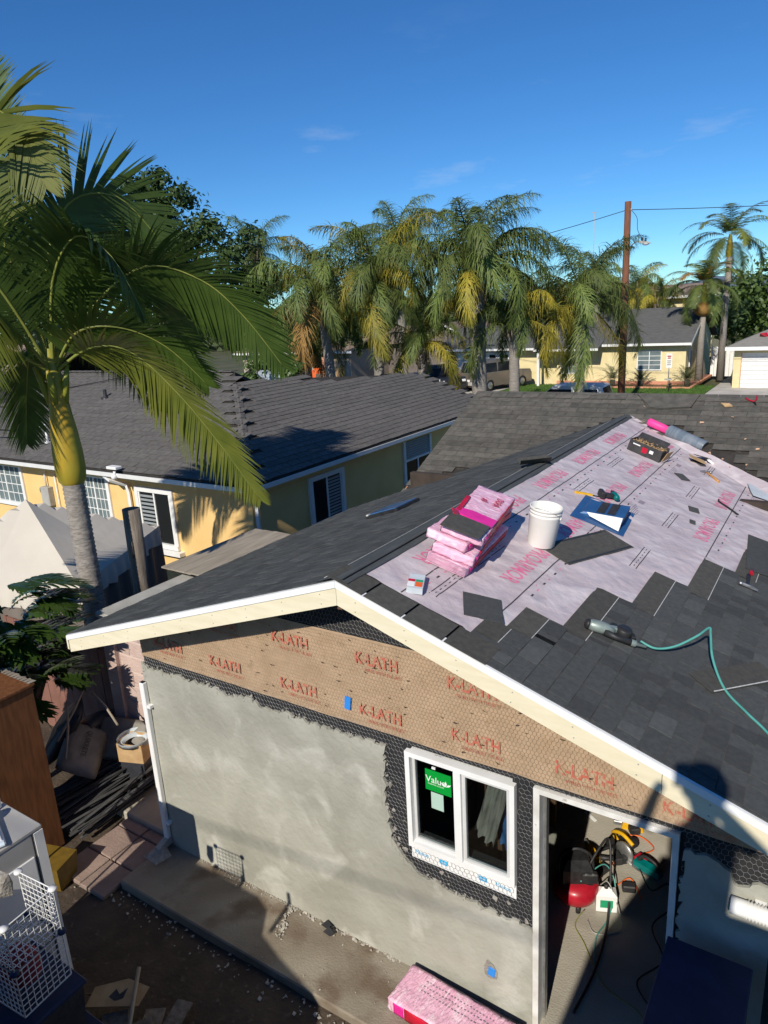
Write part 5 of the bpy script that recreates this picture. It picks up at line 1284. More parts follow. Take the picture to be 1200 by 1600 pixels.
t, top = bundle('shingle_bundle', 'pink wrapped shingle bundle lying on the slab by the door', Tr(3.50, -.30, -.05) @ Rz(-PI/2-.06), 1.0, .36, .13, seed=31)
rb_ = MB(); rp_ = MB()
for r in range(3):
    for i in range(22): rp_.box((-.10+r*.045+U(-.004, .004), -.30+i*.028, .1385), (.006, U(.008, .022), .001))
obj('printed_text', rp_, 'print_grey', t)['kind'] = 'stuff'
# the pipe duct on the right of the door
dk = thing('flexible_duct', 'white ribbed flexible duct sticking out of the wall', 'duct', Tr(5.30, -.02, 1.80) @ Rz(0))
prof = []; z = 0
for i in range(16): prof += [(.045, z), (.058, z+.009), (.045, z+.018)]; z += .018
obj('ribbed_hose', MB().lathe(prof, 18, (.06, -.08, 0), 'X'), 'white', dk); obj('collar', MB().lathe([(.04, -.02), (.05, -.02), (.05, .07), (.04, .07)], 18, (.0, -.08, 0), 'X'), 'white', dk)
obj('bracket', MB().bb(.10, .16, -.06, .0, -.03, .03), 'white', dk)
nv = thing('navy_platform', 'dark navy blue painted platform in shadow beside the doorway', 'platform', (5.20, -.9, 0))
obj('top', MB().bb(-.235, .235, -.75, .70, 1.46, 1.50, .006), 'navy', nv); 
for sx_ in (-1, 1):
    for sy_ in (-1, 1): obj('leg', MB().bb(sx_*.2-.03, sx_*.2+.03, sy_*.62-.03, sy_*.62+.03, -.15, 1.46), 'stud', nv)
obj('apron', MB().bb(-.225, .225, .66, .69, 1.3, 1.459), 'navy', nv)
stp = thing('shingled_step', 'dark shingled steps at the lower right corner', 'steps', (5.85, -.95, 0))
for k in range(4): obj('tread', MB().bb(-.40, .5, -.7-.0, .62-k*.3, .55+k*.24, .60+k*.24, .006), 'shingle', stp); obj('riser', MB().bb(-.38, .48, .58-k*.3, .60-k*.3, -.15, .549+k*.24), 'shingle', stp)
# ---------------------------------------------------------------- clutter at the left
ph_ = 1.82
wc = thing('brown_cabinet', 'tall brown plywood cabinet standing left of the lath pile', 'cabinet', (-1.5, -.95, 0))
obj('carcass', MB().bb(-.40, .39, -.40, .40, -.12, 1.80, .008), 'plywood_brown', wc); obj('top', MB().bb(-.43, .41, -.42, .42, 1.801, 1.84, .008), 'plywood_brown', wc)
m = MB(); rnd = random.Random(8)
vs = [(-.43+i*.06, .40+.03*rnd.random(), 1.842) for i in range(15)]
for i in range(14): m.hull([V((-.43+i*.06, .36, 1.842)), V((-.37+i*.06, .36, 1.85)), V((-.43+i*.06, .415+rnd.uniform(0, .03), 1.845)), V((-.37+i*.06, .415+rnd.uniform(0, .03), 1.846))])
obj('torn_edge', m, 'wood_board', wc)
lp = thing('lath_pile', 'pile of thin dark grey lath strips heaped by the wall corner', 'lath pile', (-1.3, .1, 0)); rnd = random.Random(12)
for i in range(60):
    x = rnd.uniform(-.42, .45); z = .0+.30*rnd.random()*(1-abs(x)*1.1); a = rnd.gauss(.12, .09)
    obj('lath_strip', MB().box((0, 0, 0), (.035, rnd.uniform(1.0, 1.45), .008), rz=-a, rx=rnd.gauss(.06, .05)), 'dark_lath', lp, Tr(x, .02+rnd.uniform(-.12, .12), z))
def sack(name, label, M, L, W, H, m, seed, words=None, wm='print_black'):
    t = thing(name, label, 'sack', M); g = MB(); n, k = 14, 9; vs = []; fs = []
    for s in (1, -1):
        for i in range(n+1):
            for j in range(k+1):
                u = 2*i/n-1; v = 2*j/k-1; e = (1-abs(u)**3.2)*(1-abs(v)**3.2); h = H*(e**.5 if e > 0 else 0)*(.5 if s > 0 else .42)
                vs.append((u*L/2*(1-.04*v*v), v*W/2*(1-.05*u*u), s*h+.03*noise.noise(V((u*3+seed, v*3, s)))*e))
    N2 = (n+1)*(k+1)
    for s in (0, 1):
        for i in range(n):
            for j in range(k): a = s*N2+i*(k+1)+j; fs.append((a, a+1, a+k+2, a+k+1) if s else (a, a+k+1, a+k+2, a+1))
    g.add(vs, fs, True); obj('bag', g, m, t)
    if words: text(words, .085, wm, t, Tr(0, 0, H*.5+.022), ext=.0005)
    return t
sack('cement_sack', 'grey cement sack lying over the lath pile', Tr(-1.55, .10, .52) @ Rz(-.75) @ Rx(-.55) @ Ry(.25), .75, .48, .18, 'sack', 1, 'QUIKRETE')
sack('plastic_sack', 'dark plastic sack slumped beside the brown cabinet', Tr(-1.95, .15, .62) @ Rz(.9) @ Ry(-.9), .75, .5, .22, 'sack_dark', 2)
sack('plastic_sack', 'black plastic sack at the back below the fence', Tr(-2.0, .45, .45) @ Rz(.2) @ Ry(-.6), .7, .5, .25, 'sack_dark', 3)
sack('paper_sack', 'pale torn paper sack edge leaning on the pink wall', Tr(-1.42, .52, .45) @ Rz(.3) @ Rx(1.0), .7, .5, .06, 'sack', 4)
cbx = thing('cardboard_box', 'open cardboard box with junk in front of the pink wall', 'box', Tr(-1.12, .50, .34) @ Rz(.35))
for d, s in (((-.16, 0, .11), (.006, .26, .24)), ((.16, 0, .11), (.006, .26, .24)), ((0, -.13, .11), (.32, .006, .24)), ((0, .13, .11), (.32, .006, .24)), ((0, 0, 0), (.32, .26, .006))): obj('side', MB().box(d, s), 'kraft_card', cbx)
obj('plastic_liner', MB().lathe([(.20, .26), (.19, .20), (.15, .23), (.12, .18)], 14, (0, 0, 0), 'Z'), 'clear_plastic', cbx); obj('support', MB().bb(-.15, .15, -.12, .12, -.45, -.004), 'sack_dark', cbx)
solo('yellow_tub', MB().hull([V((x, y, z)) for x, y in ((-.16, -.12), (.16, -.12), (.16, .12), (-.16, .12)) for z in (0,)]+[V((x, y, .28)) for x, y in ((-.19, -.15), (.19, -.15), (.19, .15), (-.19, .15))]), 'tub', 'yellow plastic tub behind the white cabinet', 'tub', Tr(-.72, -.92, -.12) @ Rz(.3))
for i, (x, y, a, L) in enumerate(((-1.55, -.05, .9, .8), (-1.75, .2, .5, .9), (-1.3, .3, 1.4, .6))): solo('stick', MB().tube([(0, -L/2, 0), (.02, 0, .03), (0, L/2, .05)], .014, 6), 'wood_board', ['bare pale stick lying above the sacks', 'long bare branch leaning by the fence', 'short branch stub over the cardboard box'][i], 'stick', Tr(x, y, .85+i*.08) @ Rz(a) @ Rx(.3))
# white refrigerator style cabinet
fc = thing('white_cabinet', 'tall pale metal cabinet with light fixtures on top', 'cabinet', (.36, -1.98, 0))
obj('body', MB().bb(-.34, .33, -.36, .35, -.12, 1.60, .012), 'fridge', fc); obj('top', MB().bb(-.345, .335, -.365, .355, 1.601, 1.64, .01), 'fridge', fc)
obj('corner_trim', MB().bb(.331, .340, .28, .352, -.1, 1.598), 'trim', fc); obj('door_seam', MB().bb(.331, .334, .262, .272, -.1, 1.598), 'black_plastic', fc)
obj('panel', MB().bb(.331, .345, -.34, .25, 1.02, 1.42, .006), 'trim', fc); obj('panel', MB().bb(.331, .342, -.34, .25, .1, .98, .006), 'fridge', fc)
lf_ = thing('light_fixture', 'white twin bulb ceiling light fixture lying on the cabinet top', 'light fixture', Tr(.40, -1.93, 1.645) @ Rz(-.35))
obj('tray', MB().box((0, 0, .02), (.56, .26, .035), bev=.012), 'enamel', lf_)
for y in (-.065, .065):
    obj('channel', MB().box((.05, y, .040), (.38, .095, .012), bev=.005), 'white', lf_); obj('bulb', MB().sph((-.10, y, .07), .052, 14, 9), 'enamel', lf_); obj('socket', MB().lathe([(.05, .04), (.055, .055), (.045, .06)], 14, (-.10, y, 0)), 'steel', lf_)
    obj('plate', MB().box((.12, y, .049), (.13, .045, .006)), 'fridge', lf_)
    for x in (.09, .15): obj('screw_hole', MB().lathe([(0, .0535), (.009, .0535)], 10, (x, y, 0)), 'black_plastic', lf_)
lf2 = thing('light_fixture', 'second white light fixture behind, partly out of frame', 'light fixture', Tr(.06, -1.93, 1.645) @ Rz(-.5)); obj('tray', MB().box((0, 0, .03), (.46, .24, .05), bev=.012), 'enamel', lf2); obj('rim', MB().box((0, 0, .058), (.40, .18, .008)), 'white', lf2)
pc = thing('plastic_stand', 'cream plastic stand corner standing on the cabinet edge', 'stand', Tr(.22, -1.70, 1.645) @ Rz(.3)); obj('post', MB().box((0, 0, .09), (.05, .05, .18), bev=.006), 'trim', pc); obj('arm', MB().box((-.07, 0, .16), (.18, .045, .035), bev=.006), 'trim', pc)
rk_ = thing('metal_rack', 'black wire rack with orange contents at the left edge', 'rack', Tr(-.35, -1.75, 1.2) @ Rz(-.4))
for i in range(6): obj('rung', MB().tube([(-.3, 0, .05+i*.09), (.22, 0, .05+i*.09)], .009, 5), 'dark_metal', rk_)
for x in (-.3, .22): obj('upright', MB().tube([(x, 0, -1.35), (x, 0, .58)], .013, 6), 'white', rk_)
obj('contents', MB().bb(-.28, .2, .06, .3, -.2, .45, .03), 'orange', rk_)
# wire cubes
wq = thing('wire_cube', 'white wire grid storage cube with plastic corner joints', 'wire cube', Tr(1.21, -2.17, 1.28) @ Rz(.08)); g_ = .36
def gridpanel(o, u, v):
    m = MB(); o, u, v = V(o), V(u), V(v)
    for i in range(9): m.tube([o+u*i/8, o+u*i/8+v], .0032 if i % 8 else .005, 4, False); m.tube([o+v*i/8, o+v*i/8+u], .0032 if i % 8 else .005, 4, False)
    return m
for o, u, v in (((-.18, .18, 0), (.36, 0, 0), (0, 0, .36)), ((.18, -.18, 0), (0, .36, 0), (0, 0, .36)), ((-.18, -.18, 0), (.36, 0, 0), (0, 0, .36)), ((-.18, -.18, 0), (.36, 0, 0), (0, .36, 0)), ((.18, -.18, -.37), (0, .36, 0), (0, 0, .36)), ((-.18, -.18, -.37), (.36, 0, 0), (0, 0, .36))): obj('grid_panel', gridpanel(o, u, v), 'white', wq)
for x in (-.18, .18):
    for y in (-.18, .18):
        for z in (0, .36): obj('corner_joint', MB().lathe([(0, -.012), (.028, -.010), (.030, 0), (.028, .010), (0, .012)], 12, (x, y, z), 'Z'), 'trim' if z else 'navy', wq)
solo('red_cloth', MB().sph((0, 0, 0), .16, 12, 8, (1.1, .8, .8)), 'maroon_cloth', 'dark red cloth bundle inside the wire cube', 'cloth', Tr(1.18, -2.2, 1.10))
solo('cloth_rag', MB().hull([V((U(-.06, .06), U(-.05, .05), U(-.10, .10))) for _ in range(16)]), 'stucco_rough', 'pale rag hanging behind the wire cube', 'rag', Tr(.93, -2.08, 1.55))
jb = thing('storage_bin', 'dark blue storage bins stacked below the wire cube', 'bin', (1.15, -2.28, 0))
obj('lower_bin', MB().hull([V((x*.30, y*.34, -.12)) for x in (-1, 1) for y in (-1, 1)]+[V((x*.34, y*.38, .38)) for x in (-1, 1) for y in (-1, 1)]), 'navy', jb); obj('lower_lid', MB().bb(-.36, .36, -.40, .40, .38, .42, .01), 'navy', jb)
obj('upper_bin', MB().hull([V((x*.28, y*.30, .42)) for x in (-1, 1) for y in (-1, 1)]+[V((x*.31, y*.33, .84)) for x in (-1, 1) for y in (-1, 1)]), 'sack_dark', jb); obj('upper_lid', MB().bb(-.33, .33, -.35, .35, .84, .88, .01), 'navy', jb)
# broken carton, scrap boards and broom stick at the bottom edge
ct = thing('broken_carton', 'torn cardboard carton with leaf shaped tear at the bottom left', 'cardboard', Tr(1.22, -1.62, 0) @ Rz(.5))
obj('side', MB().box((-.1, .12, .08), (.34, .005, .26), rx=.5), 'kraft_card', ct); obj('flap', MB().prism([(-.22, -.02), (.20, .0), (.24, .14), (.05, .20), (-.20, .13)], .20, .205, Rx(.2)), 'kraft_card', ct); obj('tear', MB().prism([(-.06, .06), (-.02, .12), (.02, .08), (.07, .13), (.06, .05), (.0, .03)], .2065, .2075, Rx(.2)), 'box_black', ct)
for i, (x, y, z, a, L, W) in enumerate(((1.52, -1.60, .05, .6, .5, .16), (1.60, -1.48, .0, .3, .55, .14), (1.66, -1.72, .06, 1.0, .6, .16), (1.45, -1.85, .10, .8, .6, .2))):
    solo('scrap_board', MB().box((0, 0, 0), (W, L, .02), rx=.12*(i-1), bev=.003), 'wood_old', ['grey scrap board under the carton flap', 'scrap board on the dirt right of the carton', 'scrap board under the broom stick', 'plaster smeared board at the bottom edge'][i], 'board', Tr(x, y, z-.05) @ Rz(a))
solo('broom_stick', MB().tube([(-.35, .22, .32), (0, 0, .18), (.42, -.26, .02)], .016, 8), 'wood_board', 'pale round broom stick lying across the scrap boards', 'stick', Tr(1.50, -1.72, .0) @ Rz(-.35))
# unseen block added out of frame, outlined to cast the shadow on the slab
sb = thing('slab_shadow_caster', 'unseen block added left of the camera to cast the shadow on the slab', 'shed', (1.5, -4.2, 0))
shp = [(.2, -2.92), (1.77, -2.94), (1.95, -3.02), (2.1, -3.25), (2.38, -3.35), (2.84, -3.47), (3.0, -3.7), (3.0, -5.5), (.2, -5.5)]
obj('roof', MB().prism([(x-1.5, y+4.2) for x, y in shp], 1.94, 2.0), 'cap_grey', sb); obj('wall', MB().prism([((x-1.5)*.95, (y+4.2)*.95) for x, y in shp], -.15, 1.94), 'wood_old', sb)
obj('post', MB().bb(.62, .66, 1.00, 1.04, 2.0, 2.35), 'wood_old', sb)

# ================================================================ inside the doorway
co = thing('air_compressor', 'red pancake air compressor with dark motor shroud on the floor', 'air compressor', Tr(3.93, 1.28, 0) @ Rz(.5))
obj('tank', MB().lathe([(0, .05), (.12, .055), (.185, .09), (.205, .14), (.205, .19), (.185, .235), (.12, .265), (0, .27)], 30), 'red_paint', co)
obj('shroud', MB().hull([V((x*.13, y*.10, z)) for x in (-1, 1) for y in (-1, 1) for z in (.25, .40)]+[V((x*.09, y*.075, .50)) for x in (-1, 1) for y in (-1, 1)]), 'dark_metal', co)
obj('handle', MB().tube(bez([(-.15, 0, .30), (-.13, 0, .48), (0, 0, .56), (.13, 0, .48), (.15, 0, .30)], 6), .014, 8), 'black_plastic', co)
for a in (.5, 2.6, 4.7): obj('foot', MB().lathe([(0, 0), (.022, 0), (.022, .06), (0, .06)], 10, (.14*math.cos(a), .14*math.sin(a), 0)), 'black_plastic', co)
for x in (-.03, .03): obj('gauge', MB().lathe([(0, .012), (.024, .012), (.026, 0), (.02, -.01)], 14, (x+.10, -.12, .37), 'Y'), 'steel', co)
obj('regulator', MB().box((.10, -.10, .34), (.14, .06, .10), bev=.01), 'black_plastic', co)
def gun(name, label, M, body, grip, cat):
    t = thing(name, label, cat, M)
    obj('body', MB().hull([V((-.13, -.035, 0)), V((-.13, .035, 0)), V((.08, -.04, 0)), V((.08, .04, 0)), V((-.12, -.03, .08)), V((-.12, .03, .08)), V((.07, -.035, .09)), V((.07, .035, .09))]), body, t)
    obj('grip', MB().tube([(.03, .03, .045), (.05, .12, .04), (.06, .19, .04)], [.026, .022, .026], 8), grip, t)
    obj('battery', MB().box((.06, .22, .04), (.13, .06, .08), bev=.01), 'black_plastic', t); obj('nose', MB().box((-.17, 0, .04), (.09, .03, .045), bev=.006), 'steel', t); obj('magazine', MB().box((-.08, .12, .03), (.03, .22, .03), rz=.25, bev=.004), 'dark_metal', t)
    return t
gun('cordless_nailer', 'yellow cordless nailer at the back of the sunlit floor', Tr(4.17, 2.46, 0) @ Rz(.2), 'yellow_plastic', 'yellow_plastic', 'nail gun')
gun('cordless_drill', 'yellow and black cordless drill behind the compressor', Tr(3.93, 1.82, .02) @ Rz(-.9), 'yellow_plastic', 'black_plastic', 'power drill')
gun('angle_grinder', 'small yellow angle grinder beside the white jug', Tr(4.18, 1.52, 0) @ Rz(1.9) @ Matrix.Scale(.7, 4), 'dark_metal', 'yellow_plastic', 'grinder')
cs_ = thing('circular_saw', 'circular saw with steel shoe and yellow handle on the floor', 'circular saw', Tr(4.20, 2.02, 0) @ Rz(-.45))
obj('shoe', MB().box((0, 0, .035), (.34, .16, .006)), 'steel', cs_); obj('guard', MB().lathe([(0, -.015), (.10, -.015), (.105, 0), (.10, .015), (0, .015)], 20, (.0, -.04, .09), 'Y'), 'steel', cs_); obj('motor', MB().lathe([(0, 0), (.05, 0), (.05, .13), (.03, .15), (0, .15)], 16, (-.02, 0, .11), 'Y'), 'black_plastic', cs_); obj('handle', MB().tube(bez([(-.15, .05, .06), (-.20, .03, .15), (-.08, .02, .21), (.05, .02, .17)], 5), .019, 8), 'yellow_plastic', cs_); obj('blade_case', MB().box((.13, .04, .06), (.10, .10, .06), bev=.01), 'red_paint', cs_)
s2 = thing('jigsaw', 'teal corded saw lying half in shade near the right jamb', 'saw', Tr(4.42, 1.92, 0) @ Rz(-.3)); obj('body', MB().hull([V((x*.13, y*.04, z)) for x in (-1, 1) for y in (-1, 1) for z in (.02, .09)]), 'teal', s2); obj('shoe', MB().box((0, 0, .008), (.22, .10, .006)), 'steel', s2); obj('handle', MB().tube(bez([(-.10, 0, .08), (-.05, 0, .16), (.07, 0, .15), (.11, 0, .08)], 5), .016, 8), 'black_plastic', s2)
jg = thing('white_jug', 'white plastic jug with green label near the shadow edge', 'jug', Tr(4.19, 1.33, 0) @ Rz(.4)); obj('body', MB().hull([V((x*.09, y*.06, z)) for x in (-1, 1) for y in (-1, 1) for z in (0.005, .17)]+[V((-.03, 0, .22)), V((.03, 0, .22))]), 'white', jg); obj('label', MB().box((.0, -.0615, .09), (.11, .002, .08)), 'green_print', jg); obj('cap', MB().lathe([(0, .25), (.02, .25), (.02, .215), (0, .215)], 10, (0, 0, 0)), 'black_plastic', jg)
tp_ = thing('metal_tripod', 'folded metal laser tripod at the back of the room', 'tripod', Tr(3.95, 2.72, 0) @ Rz(.6))
for i in range(3): obj('leg', MB().tube([(0, -.35+.02*i, .03+.02*i), (.03*i-.03, .35, .05)], .014, 6), 'steel', tp_)
obj('head', MB().box((0, -.40, .05), (.10, .10, .07), bev=.01), 'black_plastic', tp_)
for i, (x, y, a) in enumerate(((3.72, 2.42, 1.0), (4.12, 2.80, .4), (3.86, 2.62, 2.0))): solo('offcut', MB().box((0, 0, .008), (.03, .16+.03*i, .012)), 'white', ['short white offcut on the room floor', 'white offcut beside the yellow nailer', 'white offcut under the tripod'][i], 'offcut', Tr(x, y, 0) @ Rz(a))
tb = thing('tool_bag', 'open black tool bag at the back right of the lit floor', 'tool bag', Tr(4.30, 2.62, 0) @ Rz(.3))
obj('bag', MB().wbox(-.18, .18, -.10, .10, 0, .20, (8, 5, 5), .012, 7, 5), 'box_black', tb); obj('handle', MB().tube(bez([(-.12, 0, .20), (-.05, 0, .30), (.05, 0, .30), (.12, 0, .20)], 5), .009, 6), 'black_plastic', tb); obj('tool_handle', MB().tube([(.05, .02, .15), (.10, .05, .32)], .014, 7), 'red_paint', tb)
gun('framing_nailer', 'dark framing nailer lying between the saw and the compressor', Tr(4.06, 2.12, 0) @ Rz(-2.4), 'dark_metal', 'black_plastic', 'nail gun')
for i, (x, y, a) in enumerate(((4.32, 1.62, .4), (4.05, 1.72, 1.2))): solo('battery_pack', MB().box((0, 0, .035), (.12, .075, .07), bev=.01), 'black_plastic', ['black battery pack beside the teal saw', 'black battery pack beside the yellow drill'][i], 'battery', Tr(x, y, 0) @ Rz(a))
def cord(label, pts, m, r): solo('cord', MB().tube(bez(pts, 8), r, 6), m, label, 'cord')
cord('thick black hose looping up from the compressor', [(4.02, 1.22, .35), (4.08, 1.40, .50), (4.14, 1.55, .55), (4.20, 1.42, .35), (4.24, 1.25, .08), (4.28, 1.0, .02), (4.30, .6, .02), (4.27, .2, .02)], 'black_plastic', .011)
cord('pale green hose curving across the room floor', [(4.0, 1.2, .3), (4.12, 1.5, .30), (4.24, 1.45, .15), (4.25, 1.2, .02), (4.22, .95, .02), (4.28, .7, .02)], 'hose', .006)
cord('black power cord coiled near the right jamb', [(4.35, 1.9, .03), (4.5, 1.7, .02), (4.62, 1.85, .02), (4.7, 1.6, .02), (4.6, 1.3, .02), (4.75, 1.0, .02), (4.62, .7, .02), (4.8, .5, .02)], 'black_plastic', .006)
cord('orange cord winding between the tools', [(4.1, 2.3, .02), (4.25, 2.35, .02), (4.4, 2.25, .02), (4.32, 2.1, .03), (4.15, 1.95, .02), (4.05, 1.6, .02), (4.18, 1.55, .02), (4.30, 1.75, .02), (4.45, 1.55, .02)], 'orange', .006)
cord('grey cord looped over the white jug', [(4.0, 1.5, .02), (4.1, 1.42, .12), (4.2, 1.35, .26), (4.3, 1.3, .1), (4.38, 1.15, .01), (4.2, 1.0, .01), (4.1, 1.1, .01)], 'cap_grey', .005)
cord('thin cord trailing across the floor to the doorway', [(4.05, 1.15, .05), (4.02, 1.0, .01), (4.15, .85, .01), (4.4, .55, .01), (4.7, .45, .01), (4.9, .2, .01)], 'rachis', .004)

# ================================================================ the roof the photographer stands on, and the photographer
nb_ = thing('neighbour_flat_roof', 'flat roofed building the photograph is taken from', 'building', (7.5, -5.2, 0))
pl_ = [(5.05, -9), (5.08, -4.5), (5.36, -3.12), (5.9, -3.08), (10, -3.3), (10, -9)]
obj('roof_slab', MB().prism([(x-7.5, y+5.2) for x, y in pl_], 3.70, 3.86), 'cap_grey', nb_); obj('wall', MB().prism([((x-7.5)*.96+.06, (y+5.2)*.96-.08) for x, y in pl_], -.15, 3.70), 'tan_wall', nb_)
pr_ = thing('person', 'person in dark clothes holding up a phone, seen only by the shadow', 'person', Tr(5.80, -4.36, 3.86) @ Rz(.585) @ Matrix.Scale(1.04, 4))
def skin(chains, name, m, parent, sub=2):
    me = D.meshes.new(name); vs = []; es = []; rs = []; key = {}
    for ch in chains:
        pv = None
        for p, r in ch:
            k = tuple(round(q, 4) for q in p)
            if k not in key: key[k] = len(vs); vs.append(p); rs.append(r)
            if pv is not None: es.append((pv, key[k]))
            pv = key[k]
    me.from_pydata(vs, es, []); me.materials.append(MATS[m]); o = D.objects.new(name, me); COL.objects.link(o); o.parent = parent
    o.modifiers.new('s', 'SKIN'); o.modifiers.new('u', 'SUBSURF').levels = sub; o.modifiers['u'].render_levels = sub
    for i, r in enumerate(rs): me.skin_vertices[0].data[i].radius = (r, r)
    me.skin_vertices[0].data[0].use_root = True
    return o
ch = [[((0, 0, .92), .15), ((0, 0, 1.15), .15), ((0, .01, 1.33), .15), ((0, .02, 1.44), .07), ((0, .04, 1.50), .06), ((0, .06, 1.60), .095), ((0, .055, 1.68), .085)]]
for s in (-1, 1):
    ch.append([((0, 0, .92), .15), ((s*.10, 0, .82), .095), ((s*.12, .03, .48), .065), ((s*.13, -.02, .10), .045), ((s*.13, .08, .04), .04), ((s*.13, .17, .03), .03)])
    ch.append([((0, .01, 1.33), .15), ((s*.19, 0, 1.36), .06), ((s*.36, .14, 1.14), .05), ((s*.13, .36, 1.38), .032), ((s*.07, .39, 1.44), .026)])
bd = skin(ch, 'body', 'sack_dark', pr_)
obj('cap_hat', MB().lathe([(.115, 1.62), (.118, 1.68), (.09, 1.75), (0, 1.78)], 18, (0, .05, 0)).hull([V((x, y, 1.64+z)) for x, y in ((-.1, .1), (.1, .1), (-.07, .22), (.07, .22)) for z in (0, .012)]), 'navy', pr_)
obj('phone', MB().box((.03, .40, 1.47), (.075, .009, .15), bev=.004), 'black_plastic', pr_)

# ================================================================ across the street
def win(parent, x0, x1, y, z0, z1, nx=2, nz=2, pane='curtain', fr=.06):
    w_ = obj('window', MB().bb(x0-fr, x1+fr, y-.04, y, z1, z1+fr).bb(x0-fr, x1+fr, y-.05, y, z0-fr, z0).bb(x0-fr, x0, y-.0395, y, z0, z1).bb(x1, x1+fr, y-.0395, y, z0, z1), 'trim', parent)
    obj('pane', MB().bb(x0, x1, y-.012, y-.004, z0, z1), pane, w_); m = MB()
    for i in range(1, nx): m.bb(x0+(x1-x0)*i/nx-.02, x0+(x1-x0)*i/nx+.02, y-.03, y-.013, z0, z1)
    for i in range(1, nz): m.bb(x0, x1, y-.029, y-.0135, z0+(z1-z0)*i/nz-.015, z0+(z1-z0)*i/nz+.015)
    if m.v: obj('muntin', m, 'white', w_)
    return w_
ch_ = thing('cream_house', 'cream stucco house with grey gable roof across the street', 'house', (0, 0, 0))
HY0 = 41.2
w1 = MB(); w1.slab([(-2.65, HY0, -.1), (-2.65, HY0+8.4, -.1), (-2.65, HY0+8.4, 2.45), (-2.65, HY0+4.2, 4.15), (-2.65, HY0, 2.45)], (-.2, 0, 0)); w1.bb(-10.4, -2.851, HY0, HY0+8.4, -.1, 2.45); w1.bb(-18.6, -10.401, HY0+.3, HY0+8, -.1, 2.3)
obj('wall', w1, 'cream_wall', ch_)
def gable(x0, x1, y0, ym, y1, ze, zr, m='roof_far', t=.14):
    g = MB(); g.slab([(x0, y0, ze), (x1, y0, ze), (x1, ym, zr), (x0, ym, zr)], (0, 0, -t)); g.slab([(x0, ym, zr), (x1, ym, zr), (x1, y1, ze), (x0, y1, ze)], (0, 0, -t)); return g
rf = obj('roof', gable(-10.8, -2.3, HY0-.5, HY0+4.2, HY0+8.9, 2.52, 4.42), 'roof_far', ch_)
obj('porch_roof', gable(-11.5, -7.4, HY0-1.3, HY0+3, HY0+6, 2.35, 3.75), 'roof_far', ch_)
obj('garage_roof', gable(-19, -10.9, HY0-.4, HY0+3.8, HY0+8, 2.38, 3.72), 'roof_far', ch_)
for a in ((-10.8, -2.3, HY0-.53, 2.36, 2.50), (-11.5, -7.41, HY0-1.33, 2.19, 2.33), (-19, -11.51, HY0-.43, 2.22, 2.36)): obj('eave_board', MB().bb(a[0], a[1], a[2], a[2]+.03, a[3], a[4]), 'trim', ch_)
obj('rake_board', MB().slab([(-2.29, HY0-.5, 2.50), (-2.29, HY0+4.2, 4.40), (-2.29, HY0+4.2, 4.22), (-2.29, HY0-.5, 2.32)], (-.03, 0, 0)), 'trim', ch_)
win(ch_, -5.35, -4.05, HY0, .95, 2.0, 2, 4); win(ch_, -10.1, -8.7, HY0, .75, 1.95, 2, 3)
gd = obj('garage_door', MB().bb(-17.6, -13.4, HY0+.24, HY0+.29, 0, 2.08), 'white', ch_)
for i in range(1, 4): obj('panel_groove', MB().bb(-17.55, -13.45, HY0+.233, HY0+.2395, i*.52-.012, i*.52+.012), 'cap_grey', gd)
for x in (-16.8, -15.9, -15.0, -14.1): obj('door_light', MB().bb(x-.22, x+.22, HY0+.23, HY0+.2385, 1.68, 1.92), 'car_glass', gd)
for y in (HY0+1.3, HY0+3.6, HY0+5.4): s_ = obj('side_window', MB().bb(-2.648, -2.60, y-.3, y+.3, 1.0, 2.0), 'white', ch_); obj('side_pane', MB().bb(-2.599, -2.592, y-.24, y+.24, 1.06, 1.94), 'blind', s_)
obj('brick_base', MB().bb(-10.39, -2.66, HY0-.06, HY0-.001, -.1, .25), 'salmon', ch_)
obj('porch_post', MB().bb(-11.3, -11.15, HY0-1.2, HY0-1.05, 0, 2.2), 'trim', ch_)
wg = thing('white_garage', 'low building with white sectional garage door at the right edge', 'garage', (0, 0, 0)); GY = 40.0
obj('wall', MB().bb(.05, .42, GY, GY+6, 0, 2.3).bb(.42, 3.3, GY, GY+6, 1.95, 2.3).bb(3.3, 6, GY, GY+6, 0, 2.3), 'cream_wall', wg)
g = MB(); a, b = (-.35, GY-.5, 2.28), (6.4, GY-.5, 2.28); c, d = (6.4, GY+6.4, 2.28), (-.35, GY+6.4, 2.28); e, f_ = (1.9, GY+2.9, 3.25), (4.4, GY+2.9, 3.25)
g.add([a, b, c, d, e, f_], [(0, 1, 5, 4), (1, 2, 5), (2, 3, 4, 5), (3, 0, 4), (3, 2, 1, 0)]); obj('roof', g, 'roof_far_light', wg); obj('fascia', MB().bb(-.36, 6.4, GY-.53, GY-.505, 2.10, 2.29), 'trim', wg)
for i in range(8): obj('door_panel', MB().bb(.44, 3.28, GY+.10, GY+.14+.004*(i % 2), .03+i*.24, .03+i*.24+.225), 'white', wg)
obj('jamb', MB().bb(.415, .44, GY-.02, GY+.1, 0, 1.95), 'salmon', wg)
solo('red_bundle', MB().hull([V((U(-.3, .3), U(-.2, .2), U(0, .25))) for _ in range(12)]), 'red_paint', 'small red object lying on the white garage roof', 'object', Tr(1.3, GY+1.0, 2.7))
fn = thing('white_fence', 'white vertical board fence between house and garage', 'fence', (-.6, 46.5, 0))
for i in range(14): obj('picket', MB().bb(-1.5+i*.22, -1.5+i*.22+.205, 0, .03, 0, 1.85), 'white', fn)
